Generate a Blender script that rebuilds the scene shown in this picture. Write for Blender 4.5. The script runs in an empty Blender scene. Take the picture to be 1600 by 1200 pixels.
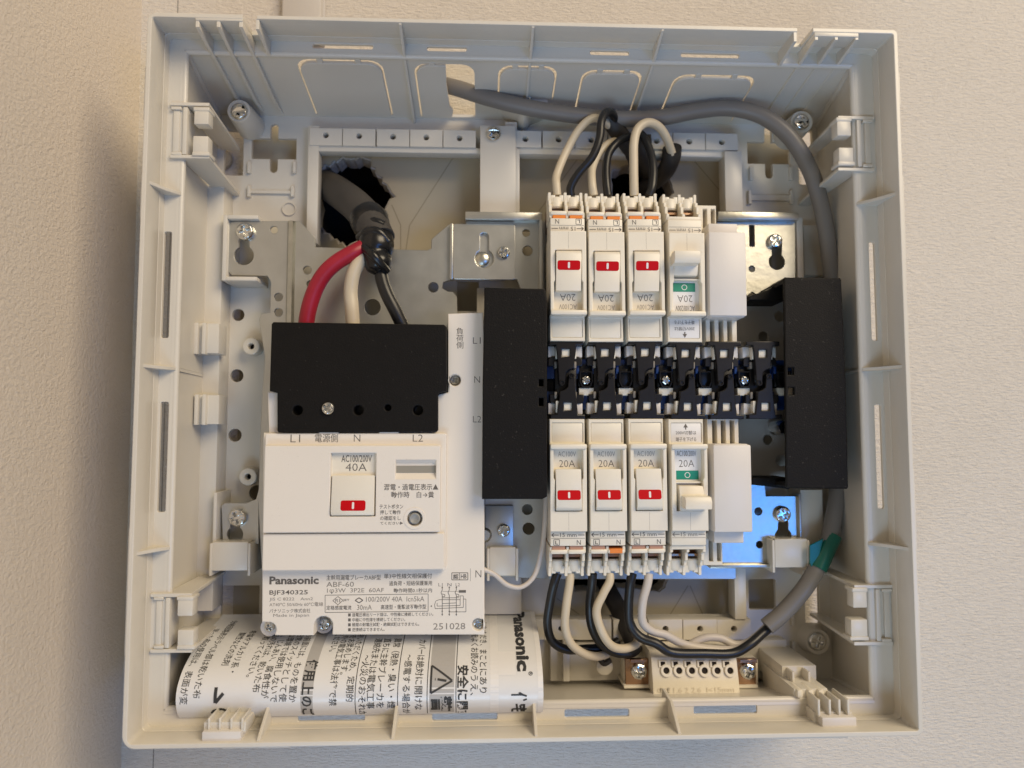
import bpy, bmesh, math, random
import numpy as np
from mathutils import Vector, Matrix
random.seed(7)
scene = bpy.context.scene
COL = scene.collection
S = 0.001                                   # everything below is written in millimetres

# ------------------------------------------------------------------ camera
# panel frame: x right, z up, d out of the wall towards the viewer; origin: box centre on the wall
def W(x, z, d): return Vector((x*S, -d*S, z*S))
CAM = np.array([-19.04, -24.43, 356.8])     # x, z, d
F = 1109.0/1600.0
def _rot(rx, ry, rz):
    cx, sx, cy, sy, cz, sz = math.cos(rx), math.sin(rx), math.cos(ry), math.sin(ry), math.cos(rz), math.sin(rz)
    return (np.array([[cz,-sz,0],[sz,cz,0],[0,0,1]]) @ np.array([[cy,0,sy],[0,1,0],[-sy,0,cy]])
            @ np.array([[1,0,0],[0,cx,-sx],[0,sx,cx]]))
RM = _rot(0.066083, -0.040488, 0.000184)
def U(u, v, d):
    """a measured spot (photo pixels) on the plane d mm in front of the wall -> x, z in mm"""
    r = RM @ np.array([(u-800)/1109.0, -(v-600)/1109.0, -1.0])
    p = CAM + (d-CAM[2])/r[2]*r
    return float(p[0]), float(p[1])
cam = bpy.data.cameras.new('camera'); camo = bpy.data.objects.new('camera', cam); COL.objects.link(camo)
cam.sensor_width = 36; cam.lens = 36*F; cam.clip_start = 0.01; cam.clip_end = 50
B3 = np.array([[1,0,0],[0,0,-1],[0,1,0]])
M = B3 @ RM
camo.matrix_world = Matrix.Translation(W(*CAM)) @ Matrix(M.tolist()).to_4x4()
cam.dof.use_dof = True; cam.dof.focus_distance = 0.300; cam.dof.aperture_fstop = 7.5
scene.camera = camo

# ------------------------------------------------------------------ light
world = bpy.data.worlds.new('World'); scene.world = world; world.use_nodes = True
bg = world.node_tree.nodes['Background']
bg.inputs[0].default_value = (1.0, 0.875, 0.71, 1); bg.inputs[1].default_value = 0.25
def area(name, loc, target, sx, sy, power, col):
    l = bpy.data.lights.new(name, 'AREA'); l.shape = 'RECTANGLE'; l.size = sx; l.size_y = sy
    l.energy = power; l.color = col
    o = bpy.data.objects.new(name, l); COL.objects.link(o); o.location = loc
    o.rotation_euler = (Vector(target)-Vector(loc)).to_track_quat('-Z', 'Y').to_euler()
    return o
area('ceiling_lamp', (0.98, -1.22, 0.95), (0, 0, 0), 1.0, 0.9, 29, (1.0, 0.83, 0.595))
area('low_blue_fill', (-0.26, -0.165, -0.62), (-0.05, -0.07, 0.14), 0.16, 0.08, 0.65, (0.36, 0.58, 1.0))  # small blue lamp added below the box to tint its top inner wall
area('floor_bounce', (-0.15, -1.00, -0.80), (0, 0, 0), 0.7, 0.4, 4.4, (0.46, 0.71, 1.0))
area('plate_glint_fill', (0.70, -1.35, -0.27), (0.1, 0, -0.05), 0.40, 0.26, 3.2, (0.04, 0.30, 1.0))  # blue lamp added for the reflection in the lower right steel plate
vs = scene.view_settings
vs.view_transform = 'Standard'; vs.look = 'None'; vs.exposure = -0.10; vs.gamma = 1.0; vs.use_curve_mapping = False
scene.cycles.use_denoising = True
scene.cycles.max_bounces = 8

# ------------------------------------------------------------------ materials
MATS = {}
def mat(name, col, rough=0.45, metal=0.0, var=0.05, vscale=60, bump=0.0, bscale=600, spec=0.5, coat=0.0,
        stretch=(1,1,1), dust=0.0, sss=0.0):
    m = bpy.data.materials.new(name); m.use_nodes = True; MATS[name] = m
    nt = m.node_tree; n = nt.nodes; L = nt.links
    b = n['Principled BSDF']
    b.inputs['Roughness'].default_value = rough; b.inputs['Metallic'].default_value = metal
    b.inputs['Specular IOR Level'].default_value = spec
    if coat: b.inputs['Coat Weight'].default_value = coat; b.inputs['Coat Roughness'].default_value = 0.15
    tc = n.new('ShaderNodeTexCoord')
    mp = n.new('ShaderNodeMapping'); mp.inputs['Scale'].default_value = stretch; L.new(tc.outputs['Object'], mp.inputs[0])
    nz = n.new('ShaderNodeTexNoise'); nz.inputs['Scale'].default_value = vscale; nz.inputs['Detail'].default_value = 5
    L.new(mp.outputs[0], nz.inputs['Vector'])
    mx = n.new('ShaderNodeMix'); mx.data_type = 'RGBA'
    c = Vector(col)
    mx.inputs[6].default_value = tuple(max(0, k*(1-var)) for k in c)+(1,)
    mx.inputs[7].default_value = tuple(min(1, k*(1+var)) for k in c)+(1,)
    L.new(nz.outputs['Fac'], mx.inputs[0])
    out = mx.outputs[2]
    if dust > 0:
        n3 = n.new('ShaderNodeTexNoise'); n3.inputs['Scale'].default_value = 900; n3.inputs['Detail'].default_value = 2
        L.new(tc.outputs['Object'], n3.inputs['Vector'])
        r3 = n.new('ShaderNodeValToRGB'); r3.color_ramp.elements[0].position = 0.68; r3.color_ramp.elements[1].position = 0.76
        L.new(n3.outputs['Fac'], r3.inputs[0])
        mu = n.new('ShaderNodeMath'); mu.operation = 'MULTIPLY'; mu.inputs[1].default_value = dust; L.new(r3.outputs[0], mu.inputs[0])
        m2 = n.new('ShaderNodeMix'); m2.data_type = 'RGBA'; m2.inputs[7].default_value = (0.35, 0.32, 0.28, 1)
        L.new(mu.outputs[0], m2.inputs[0]); L.new(out, m2.inputs[6]); out = m2.outputs[2]
    L.new(out, b.inputs['Base Color'])
    # roughness variation
    rr = n.new('ShaderNodeMapRange'); rr.inputs[3].default_value = max(0.02, rough*0.85); rr.inputs[4].default_value = min(1, rough*1.15)
    L.new(nz.outputs['Fac'], rr.inputs[0]); L.new(rr.outputs[0], b.inputs['Roughness'])
    if bump > 0:
        n2 = n.new('ShaderNodeTexNoise'); n2.inputs['Scale'].default_value = bscale; n2.inputs['Detail'].default_value = 3
        L.new(mp.outputs[0], n2.inputs['Vector'])
        bp = n.new('ShaderNodeBump'); bp.inputs['Strength'].default_value = bump; bp.inputs['Distance'].default_value = 0.0004
        L.new(n2.outputs['Fac'], bp.inputs['Height']); L.new(bp.outputs[0], b.inputs['Normal'])
    return m
mat('tray', (0.68, 0.64, 0.56), 0.30, var=0.05, vscale=22, bump=0.10, bscale=160, dust=0.07)
mat('cream', (0.80, 0.745, 0.63), 0.38, var=0.03, bump=0.08, bscale=1500, dust=0.10)
mat('main_white', (0.80, 0.745, 0.665), 0.48, var=0.025, vscale=40, bump=0.10, bscale=2500, dust=0.12)
mat('blank_white', (0.72, 0.685, 0.645), 0.40, var=0.04, vscale=70, bump=0.06)
mat('black', (0.0075, 0.0065, 0.0058), 0.55, spec=0.16, var=0.15, vscale=200, bump=0.45, bscale=1500, dust=0.10)
mat('black_gloss', (0.010, 0.009, 0.0095), 0.32, spec=0.35, var=0.2, vscale=120, bump=0.05)
mat('bus_blue_sheen', (0.010, 0.040, 0.16), 0.32, var=0.15)  # blue reflected light put into the colour of shiny black bus parts
mat('zinc', (0.54, 0.54, 0.51), 0.34, metal=0.85, var=0.13, vscale=120, bump=0.06, bscale=500)
mat('zinc_bright', (0.56, 0.555, 0.50), 0.33, metal=1.0, var=0.22, vscale=220, bump=0.14, bscale=420)
mat('zinc_matte_lit', (0.58, 0.565, 0.53), 0.5, metal=0.25, var=0.12, vscale=120, bump=0.05)  # diffuse zinc copy, brightened so the middle sheet looks lit by reflection
mat('screw_metal', (0.72, 0.72, 0.70), 0.20, metal=1.0, var=0.12, vscale=400)
mat('copper', (0.47, 0.30, 0.20), 0.25, metal=1.0, var=0.15, vscale=200)
mat('orange', (0.80, 0.24, 0.035), 0.4)
mat('tab_brown', (0.32, 0.15, 0.085), 0.45)
mat('tab_pink', (0.52, 0.27, 0.17), 0.45)
mat('red_mark', (0.54, 0.003, 0.007), 0.45, spec=0.15)
mat('white_mark', (0.82, 0.80, 0.78), 0.4)
mat('green_mark', (0.012, 0.26, 0.16), 0.4)
mat('ink', (0.13, 0.115, 0.10), 0.6, var=0.2, vscale=300)
mat('ink_light', (0.24, 0.215, 0.185), 0.6, var=0.2, vscale=300)
mat('ink_black', (0.035, 0.035, 0.036), 0.55, var=0.2)
mat('emboss', (0.76, 0.70, 0.59), 0.4)
mat('label_white', (0.80, 0.79, 0.78), 0.45, var=0.02)
mat('window_grey', (0.30, 0.28, 0.235), 0.35)
mat('button_grey', (0.30, 0.30, 0.285), 0.4)
mat('red_wire', (0.34, 0.009, 0.026), 0.42, var=0.2, vscale=150, bump=0.08, bscale=300)
mat('white_wire', (0.62, 0.53, 0.385), 0.40, var=0.10, vscale=90, bump=0.05, bscale=250)
mat('pale_wire', (0.60, 0.55, 0.50), 0.40, var=0.08, vscale=90)
mat('black_wire', (0.011, 0.011, 0.012), 0.36, var=0.2, vscale=150)
mat('grey_sheath', (0.19, 0.175, 0.158), 0.42, var=0.08, vscale=60, bump=0.05, bscale=200)
mat('dark_sheath', (0.028, 0.025, 0.023), 0.5, var=0.3, vscale=80, bump=0.15, bscale=250)
mat('main_sheath', (0.055, 0.050, 0.046), 0.6, var=0.25, vscale=60, bump=0.2, bscale=200)
mat('tape_black', (0.008, 0.008, 0.009), 0.28, var=0.2, vscale=80, bump=0.3, bscale=130)
mat('tape_green', (0.004, 0.105, 0.07), 0.30, var=0.15, vscale=80, bump=0.3, bscale=150)
mat('paper', (0.76, 0.76, 0.76), 0.22, var=0.02, vscale=25, bump=0.04, bscale=60)
mat('paper_band', (0.44, 0.43, 0.42), 0.45, var=0.03)
mat('board', (0.46, 0.405, 0.30), 0.42, var=0.14, vscale=28, bump=0.4, bscale=40)
mat('board_line', (0.30, 0.255, 0.18), 0.5)
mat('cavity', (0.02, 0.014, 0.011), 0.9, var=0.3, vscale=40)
mat('duct', (0.60, 0.565, 0.52), 0.5)
def wallpaper(name, col, stretch, scale, strength, dist):
    m = bpy.data.materials.new(name); m.use_nodes = True; MATS[name] = m
    nt = m.node_tree; n = nt.nodes; L = nt.links; b = n['Principled BSDF']; b.inputs['Roughness'].default_value = 0.75
    b.inputs['Specular IOR Level'].default_value = 0.3
    tc = n.new('ShaderNodeTexCoord'); mp = n.new('ShaderNodeMapping'); mp.inputs['Scale'].default_value = stretch
    L.new(tc.outputs['Object'], mp.inputs[0])
    n1 = n.new('ShaderNodeTexNoise'); n1.inputs['Scale'].default_value = scale; n1.inputs['Detail'].default_value = 4; n1.inputs['Roughness'].default_value = 0.6
    n1.inputs['Distortion'].default_value = 0.35
    L.new(mp.outputs[0], n1.inputs['Vector'])
    n2 = n.new('ShaderNodeTexNoise'); n2.inputs['Scale'].default_value = 1500; n2.inputs['Detail'].default_value = 2
    L.new(tc.outputs['Object'], n2.inputs['Vector'])
    mth = n.new('ShaderNodeMath'); mth.operation = 'MULTIPLY_ADD'; mth.inputs[1].default_value = 0.35
    L.new(n2.outputs['Fac'], mth.inputs[0]); L.new(n1.outputs['Fac'], mth.inputs[2])
    bp = n.new('ShaderNodeBump'); bp.inputs['Strength'].default_value = strength; bp.inputs['Distance'].default_value = dist
    L.new(mth.outputs[0], bp.inputs['Height']); L.new(bp.outputs[0], b.inputs['Normal'])
    n3 = n.new('ShaderNodeTexNoise'); n3.inputs['Scale'].default_value = 9; n3.inputs['Detail'].default_value = 3
    L.new(tc.outputs['Object'], n3.inputs['Vector'])
    mx = n.new('ShaderNodeMix'); mx.data_type = 'RGBA'
    mx.inputs[6].default_value = tuple(k*0.94 for k in col)+(1,); mx.inputs[7].default_value = tuple(k*1.06 for k in col)+(1,)
    L.new(n3.outputs['Fac'], mx.inputs[0]); L.new(mx.outputs[2], b.inputs['Base Color'])
    return m
wallpaper('wallpaper', (0.75, 0.695, 0.62), (260, 400, 1150), 1.0, 1.0, 0.0012)
wallpaper('wallpaper_side', (0.70, 0.63, 0.545), (560, 470, 640), 1.0, 0.8, 0.0009)

# ------------------------------------------------------------------ geometry helpers
class G:
    """collects shapes (x, z, d in mm) that become ONE mesh"""
    def __init__(s): s.v = []; s.f = []; s.sm = []
    def add(s, vs, fs, smooth=False, T=None):
        o = len(s.v)
        s.v += [T(p) if T else p for p in vs]
        s.f += [tuple(i+o for i in f) for f in fs]; s.sm += [smooth]*len(fs); return s
    def box(s, x0, x1, z0, z1, d0, d1, b=0.3, T=None):
        x0, x1 = sorted((x0, x1)); z0, z1 = sorted((z0, z1)); d0, d1 = sorted((d0, d1))
        b = min(b, 0.45*min(x1-x0, z1-z0, d1-d0))
        bm = bmesh.new(); bmesh.ops.create_cube(bm, size=1)
        for v in bm.verts:
            v.co = Vector(((x0+x1)/2+v.co.x*(x1-x0), (z0+z1)/2+v.co.y*(z1-z0), (d0+d1)/2+v.co.z*(d1-d0)))
        if b > 0.02: bmesh.ops.bevel(bm, geom=bm.edges[:], offset=b, segments=2 if b > 0.25 else 1, profile=0.5, affect='EDGES')
        bm.verts.index_update()
        vs = [tuple(v.co) for v in bm.verts]; fs = [[v.index for v in f.verts] for f in bm.faces]; bm.free()
        return s.add(vs, fs, False, T)
    def plate(s, outline, t0, t1, holes=(), b=0.2, axis='d', T=None):
        """polygon with holes, extruded t0..t1. axis d: (x,z); axis x: (d,z); axis z: (x,d)"""
        b = min(b, 0.45*(t1-t0))
        cu = bpy.data.curves.new('t', 'CURVE'); cu.dimensions = '2D'; cu.fill_mode = 'BOTH'
        cu.extrude = (t1-t0)/2-b; cu.bevel_depth = b; cu.offset = -b; cu.bevel_resolution = 1 if b > 0.25 else 0
        for loop in [outline]+list(holes):
            sp = cu.splines.new('POLY'); sp.points.add(len(loop)-1); sp.use_cyclic_u = True
            for p, q in zip(sp.points, loop): p.co = (q[0], q[1], 0, 1)
        ob = bpy.data.objects.new('t', cu); me = bpy.data.meshes.new_from_object(ob)
        tm = (t0+t1)/2
        vs = []
        for v in me.vertices:
            a, c, t = v.co.x, v.co.y, v.co.z+tm
            vs.append((a, c, t) if axis == 'd' else (t, c, a) if axis == 'x' else (a, t, c))
        fs = [tuple(p.vertices) for p in me.polygons]
        bpy.data.objects.remove(ob); bpy.data.curves.remove(cu); bpy.data.meshes.remove(me)
        return s.add(vs, fs, False, T)
    def lathe(s, x, z, prof, n=24, smooth=True, axis='d', T=None):
        vs = []; fs = []
        for r, t in prof:
            for k in range(n):
                a = 2*math.pi*k/n; c, q = r*math.cos(a), r*math.sin(a)
                vs.append((x+c, z+q, t) if axis == 'd' else (x+c, t, z+q))      # axis z: z arg is d
        m = len(prof)
        for i in range(m-1):
            for k in range(n):
                fs.append((i*n+k, i*n+(k+1) % n, (i+1)*n+(k+1) % n, (i+1)*n+k))
        fs.append(tuple(range(n))[::-1]); fs.append(tuple((m-1)*n+k for k in range(n)))
        return s.add(vs, fs, smooth, T)
    def tube(s, pts, r, n=14, sub=8, rfun=None, flat=1.0):
        P = [Vector(p) for p in pts]; out = []
        for i in range(len(P)-1):
            p0 = P[i-1] if i else P[0]*2-P[1]; p1, p2 = P[i], P[i+1]; p3 = P[i+2] if i+2 < len(P) else P[-1]*2-P[-2]
            for k in range(sub):
                t = k/sub
                out.append(0.5*((2*p1)+(-p0+p2)*t+(2*p0-5*p1+4*p2-p3)*t*t+(-p0+3*p1-3*p2+p3)*t**3))
        out.append(P[-1])
        vs = []; fs = []; nrm = None
        for i, p in enumerate(out):
            tg = (out[min(i+1, len(out)-1)]-out[max(i-1, 0)]).normalized()
            if nrm is None: nrm = tg.orthogonal().normalized()
            nrm = (nrm-tg*nrm.dot(tg)).normalized(); bn = tg.cross(nrm)
            rr = r*(rfun(i/(len(out)-1)) if rfun else 1)
            for k in range(n):
                a = 2*math.pi*k/n; vs.append(tuple(p+nrm*rr*math.cos(a)+bn*rr*flat*math.sin(a)))
        m = len(out)
        for i in range(m-1):
            for k in range(n): fs.append((i*n+k, i*n+(k+1) % n, (i+1)*n+(k+1) % n, (i+1)*n+k))
        fs.append(tuple(range(n))[::-1]); fs.append(tuple((m-1)*n+k for k in range(n)))
        return s.add(vs, fs, True)
    def mesh(s, name):
        me = bpy.data.meshes.new(name); me.from_pydata([W(*p) for p in s.v], [], s.f)
        me.polygons.foreach_set('use_smooth', s.sm)
        bm = bmesh.new(); bm.from_mesh(me); bmesh.ops.recalc_face_normals(bm, faces=bm.faces[:]); bm.to_mesh(me); bm.free()
        me.polygons.foreach_set('use_smooth', [True]*len(me.polygons)); me.set_sharp_from_angle(angle=math.radians(42))
        return me
    def obj(s, name, m, parent=None, label=None):
        me = s.mesh(name); me.materials.append(MATS[m])
        o = bpy.data.objects.new(name, me); COL.objects.link(o)
        if parent is not None: o.parent = parent
        if label: o['label'] = label
        return o
def thing(name, label, cat, group=None, loc=None):
    o = bpy.data.objects.new(name, None); COL.objects.link(o); o.empty_display_size = 0.01
    if loc: o.location = W(*loc)
    o['label'] = label; o['category'] = cat
    if group: o['group'] = group
    return o
def tag(o, label, cat, group=None):
    o['label'] = label; o['category'] = cat
    if group: o['group'] = group
    return o
def dup(root, loc, rot=0.0, label=None, group=None):
    r = root.copy(); COL.objects.link(r); r.location = W(loc[0]+random.uniform(-0.12, 0.12), loc[1]+random.uniform(-0.3, 0.3), loc[2]+random.uniform(-0.25, 0.25)); r.rotation_euler = (0, rot+math.radians(random.uniform(-0.35, 0.35)), 0)
    if label: r['label'] = label
    if group: r['group'] = group
    for ch in list(root.children):
        c = ch.copy(); COL.objects.link(c); c.parent = r
        for g in ch.children:
            q = g.copy(); COL.objects.link(q); q.parent = c
    return r
def RC(u0, v0, u1, v1, d):
    a, b, c, e = U(u0, v0, d), U(u1, v0, d), U(u1, v1, d), U(u0, v1, d)
    return (a[0]+e[0])/2, (b[0]+c[0])/2, (c[1]+e[1])/2, (a[1]+b[1])/2
def PX(pts, d): return [U(u, v, d) for u, v in pts]
def bx(name, u0, v0, u1, v1, d0, d1, m, parent=None, b=0.3):
    return G().box(*RC(u0, v0, u1, v1, d1), d0, d1, b).obj(name, m, parent)
def circ(x, z, r, n=20, a0=0.0): return [(x+r*math.cos(a0+2*math.pi*k/n), z+r*math.sin(a0+2*math.pi*k/n)) for k in range(n)]
def rrect(x0, x1, z0, z1, r, n=4):
    out = []
    for cx, cz, a in ((x1-r, z1-r, 0), (x0+r, z1-r, 90), (x0+r, z0+r, 180), (x1-r, z0+r, 270)):
        for k in range(n+1):
            t = math.radians(a+90*k/n); out.append((cx+r*math.cos(t), cz+r*math.sin(t)))
    return out
def rect(x0, x1, z0, z1): return [(x0, z0), (x1, z0), (x1, z1), (x0, z1)]
def rpx(u0, v0, u1, v1, d, r=None):
    q = RC(u0, v0, u1, v1, d)
    return rrect(*q, r) if r else rect(*q)
def cpx(u, v, rp, d, n=18):
    x, z = U(u, v, d); return circ(x, z, rp*(CAM[2]-d)/1109.0, n)

_tc = {}
def text_mesh(s, bold=0.0):
    """glyph outlines of s as a flat mesh, normalised; returns verts, faces, bbox"""
    if (s, bold) in _tc: return _tc[(s, bold)]
    cu = bpy.data.curves.new('t', 'FONT'); cu.body = s; cu.size = 1.0; cu.offset = bold; cu.resolution_u = 2
    ob = bpy.data.objects.new('t', cu); me = bpy.data.meshes.new_from_object(ob)
    vs = [(v.co.x, v.co.y) for v in me.vertices]; fs = [tuple(p.vertices) for p in me.polygons]
    bpy.data.objects.remove(ob); bpy.data.curves.remove(cu); bpy.data.meshes.remove(me)
    xs = [v[0] for v in vs]; ys = [v[1] for v in vs]
    _tc[(s, bold)] = (vs, fs, (min(xs), max(xs), min(ys), max(ys)))
    return _tc[(s, bold)]
def text_fit(s, x0, x1, z0, z1, d, m='ink', parent=None, bold=0.0, T=None, name='printed_text', g=None):
    vs, fs, (a0, a1, b0, b1) = text_mesh(s, bold)
    kx = (x1-x0)/(a1-a0); kz = (z1-z0)/(b1-b0)
    g2 = g or G()
    g2.add([(x0+(x-a0)*kx, z0+(y-b0)*kz, d) for x, y in vs], fs, False, T)
    if g is None: return flat_obj(g2, name, m, parent)
def flat_obj(g, name, m, parent):
    me = bpy.data.meshes.new(name); me.from_pydata([W(*p) for p in g.v], [], g.f); me.materials.append(MATS[m])
    o = bpy.data.objects.new(name, me); COL.objects.link(o); o.parent = parent; return o
def text_px(s, u0, v0, u1, v1, d, m='ink', parent=None, bold=0.0, g=None):
    return text_fit(s, *RC(u0, v0, u1, v1, d), d+0.06, m, parent, bold, g=g)
def line(g, x0, z0, x1, z1, w, d):
    a = Vector((x1-x0, z1-z0)); L = a.length; nx, nz = -a.y/L*w/2, a.x/L*w/2
    g.add([(x0+nx, z0+nz, d), (x0-nx, z0-nz, d), (x1-nx, z1-nz, d), (x1+nx, z1+nz, d)], [(0, 1, 2, 3)])
def line_px(g, u0, v0, u1, v1, w, d):
    a, b = U(u0, v0, d), U(u1, v1, d); line(g, a[0], a[1], b[0], b[1], w, d+0.05)

# a cross-recessed pan-head screw of radius 1 (scaled when placed)
def cross(r, w, a=0.4):
    p = [(w, w), (w, r), (-w, r), (-w, w), (-r, w), (-r, -w), (-w, -w), (-w, -r), (w, -r), (w, -w), (r, -w), (r, w)]
    return [(x*math.cos(a)-z*math.sin(a), x*math.sin(a)+z*math.cos(a)) for x, z in p]
_screws = {}
def screw(parent, u, v, d, rp, h=1.4, washer=0.0, name='screw', xz=None, m='screw_metal'):
    x, z = xz if xz else U(u, v, d+h); r = rp*(CAM[2]-d)/1109.0 if xz is None else rp
    a = random.uniform(0, 1.5)
    g = G(); b = 0.42*h
    g.plate(circ(0, 0, r, 28), d, d+h, [cross(r*0.58, r*0.13, a)], b=min(b, r*0.4))
    for i, p in enumerate(g.v):                             # dome the head
        rr = math.hypot(p[0], p[1])/r; g.v[i] = (p[0], p[1], p[2]+h*0.35*(1-rr*rr) if p[2] > d+h*0.5 else p[2])
    g.lathe(0, 0, [(r*0.7, d), (r*0.7, d+h*0.35)], 20)
    if washer: g.lathe(0, 0, [(washer, d-0.6), (washer, d), (r, d)], 28)
    g.v = [(p[0]+x, p[1]+z, p[2]) for p in g.v]
    g.sm = [True]*len(g.sm)
    return g.obj(name, m, parent)

# ================================================================== the setting
def jag(pts, amp, n=5):
    out = []
    for i, p in enumerate(pts):
        q = pts[(i+1) % len(pts)]
        for k in range(n):
            t = k/n; out.append((p[0]+(q[0]-p[0])*t+random.uniform(-amp, amp), p[1]+(q[1]-p[1])*t+random.uniform(-amp, amp)))
    return out
hole_a = jag(PX([(500, 262), (520, 258), (545, 246), (578, 250), (590, 275), (612, 305), (600, 345), (585, 370), (545, 382), (516, 372), (498, 350)], 0), 1.5)
hole_b = jag(PX([(955, 268), (985, 258), (1040, 268), (1052, 300), (1030, 330), (960, 325)], 0), 0.8)
hole_c = jag(PX([(868, 880), (1000, 878), (1042, 905), (1030, 925), (975, 918), (900, 925)], 0), 0.9)
WX0, WX1, WZ0, WZ1 = -187, 520, -420, 420
g = G().plate([(-190.5, WZ0), (WX1, WZ0), (WX1, WZ1), (-197.5, WZ1)], -12, 0, [hole_a, hole_b, hole_c], b=0)
o = g.obj('back_wall', 'wallpaper'); o['kind'] = 'structure'
G().box(-176.2, -175.8, WZ0, WZ1, -0.2, 0.12, 0).obj('wallpaper_seam', 'ink_light', o)
# side wall of the room corner, meeting the back wall left of the box (the corner leans a little)
def sidex(z): return -192.5-z*0.008
g = G()
zs = [WZ0, WZ1]
g.add([(sidex(WZ0), WZ0, -12), (sidex(WZ1), WZ1, -12), (sidex(WZ1), WZ1, 420), (sidex(WZ0), WZ0, 420),
       (sidex(WZ0)-12, WZ0, -12), (sidex(WZ1)-12, WZ1, -12), (sidex(WZ1)-12, WZ1, 420), (sidex(WZ0)-12, WZ0, 420)],
      [(0, 1, 2, 3), (4, 5, 6, 7), (0, 3, 7, 4), (1, 2, 6, 5), (3, 2, 6, 7), (0, 1, 5, 4)])
o = g.obj('side_wall', 'wallpaper_side'); o['kind'] = 'structure'
# dark hollow inside the wall behind the cable openings
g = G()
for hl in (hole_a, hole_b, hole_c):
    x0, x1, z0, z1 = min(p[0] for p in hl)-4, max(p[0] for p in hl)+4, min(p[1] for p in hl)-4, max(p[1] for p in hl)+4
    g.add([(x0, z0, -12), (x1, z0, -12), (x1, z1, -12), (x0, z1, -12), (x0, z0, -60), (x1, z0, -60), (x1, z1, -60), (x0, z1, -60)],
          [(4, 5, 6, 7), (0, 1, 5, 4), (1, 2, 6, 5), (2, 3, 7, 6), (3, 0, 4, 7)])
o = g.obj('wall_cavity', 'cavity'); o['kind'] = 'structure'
# bare wall board seen through the windows of the tray
def grow(loop, k):
    cx = sum(p[0] for p in loop)/len(loop); cz = sum(p[1] for p in loop)/len(loop)
    return [(cx+(p[0]-cx)*k, cz+(p[1]-cz)*k) for p in loop]
o = G().plate(rect(-140, 142, -128, 130), 0.05, 1.0, [grow(hole_a, 1.04), grow(hole_b, 1.03), grow(hole_c, 1.03)], b=0.1).obj('wall_board', 'board')
o['kind'] = 'structure'
g = G()
for seg in (((560, 238), (560, 240)), ((712, 240), (640, 352)), (((640, 352)), (634, 392)), ((612, 320), (626, 352)), ((626, 352), (626, 392)),
            ((842, 330), (905, 245)), ((1075, 240), (1135, 310)), ((1046, 962), (1075, 915)), ((1099, 962), (1078, 915)), ((870, 935), (905, 960))):
    a, b = U(*seg[0], 1), U(*seg[1], 1); line(g, a[0], a[1], b[0], b[1]+0.01, 0.5, 1.04)
flat_obj(g, 'score_line', 'board_line', o)
# white surface duct running up the wall above the box
duct = thing('cable_duct', 'white plastic cable duct running up the wall above the box', 'cable duct')
x0, x1, z0, z1 = RC(438, -40, 500, 16, 9)
G().box(x0, x1, z0-14, 260, 0.1, 6, 1.0).obj('duct_cover', 'duct', duct)
G().box(x0-1.2, x1+1.2, z0-14, 260, 0.1, 2.5, 0.4).obj('duct_base', 'duct', duct)

# ================================================================== the tray of the distribution box
box = thing('distribution_box', 'off-white plastic tray of an open electrical distribution box screwed to the wall', 'electrical box')
RX, RZ = 155.0, 144.4
DR, DL, DB = 75.0, 58.5, 12.0            # rim, ledge, floor
cL = U(272, 600, DL)[0]; cR = U(1350, 600, DL)[0]; cT = U(600, 85, DL)[1]; cB = U(900, 1100, DL)[1]
bL = U(314, 600, 24)[0]; bR = U(1288, 600, DB)[0]; bT = U(700, 186, DB)[1]; bB = U(950, 1066, DB)[1]
nL0, nL1 = U(379, 25, DR)[0], U(401, 25, DR)[0]; nR0, nR1 = U(1246, 42, DR)[0], U(1270, 42, DR)[0]
t = 1.9
lo = rrect(-RX, RX, -RZ, RZ, 3.5); li = rrect(-RX+t, RX-t, -RZ+t, RZ-t, 2.0)
G().plate(lo, DL-1.5, 63, [li], b=0.2).obj('outer_wall', 'tray', box)
g = G()
arc = lambda cx, cz, r, a0, a1: [(cx+r*math.cos(math.radians(a0+(a1-a0)*k/5)), cz+r*math.sin(math.radians(a0+(a1-a0)*k/5))) for k in range(6)]
g.plate([(nL0, RZ)]+arc(-RX+3.5, RZ-3.5, 3.5, 90, 180)+arc(-RX+5, -RZ+5, 5, 180, 270)+arc(RX-3, -RZ+3, 3, 270, 360)+arc(RX-2, RZ-2, 2, 0, 90)
        + [(nR1, RZ), (nR1, RZ-t)]+arc(RX-t-1, RZ-t-1, 1, 90, 0)+arc(RX-t-1, -RZ+t+1, 1, 0, -90)+arc(-RX+t+2, -RZ+t+2, 2, -90, -180)+arc(-RX+t+1, RZ-t-1, 1, 180, 90)
        + [(nL0, RZ-t)], 63, DR, b=0.35)
g.plate([(nL1, RZ-0.2), (nL1, RZ-t), (nR0, RZ-t), (nR0, RZ-0.2)], 63, DR, b=0.35)
g.obj('rim', 'tray', box)
# small steps on the rim, as on the real moulding
for q in [(-RX-0.5, -RX+0.6, z0, z1) for z0, z1 in ((100, 122), (60, 78), (-110, -62))]+[(RX-0.6, RX+0.6, z0, z1) for z0, z1 in ((112, 126), (46, 82), (-72, -40), (-118, -90))] \
        + [(-118, -92, -RZ-0.6, -RZ+0.4), (95, 125, -RZ-0.6, -RZ+0.4)]:
    G().box(*q, 66, DR-0.6, 0.2).obj('rim_step', 'tray', box)
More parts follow.
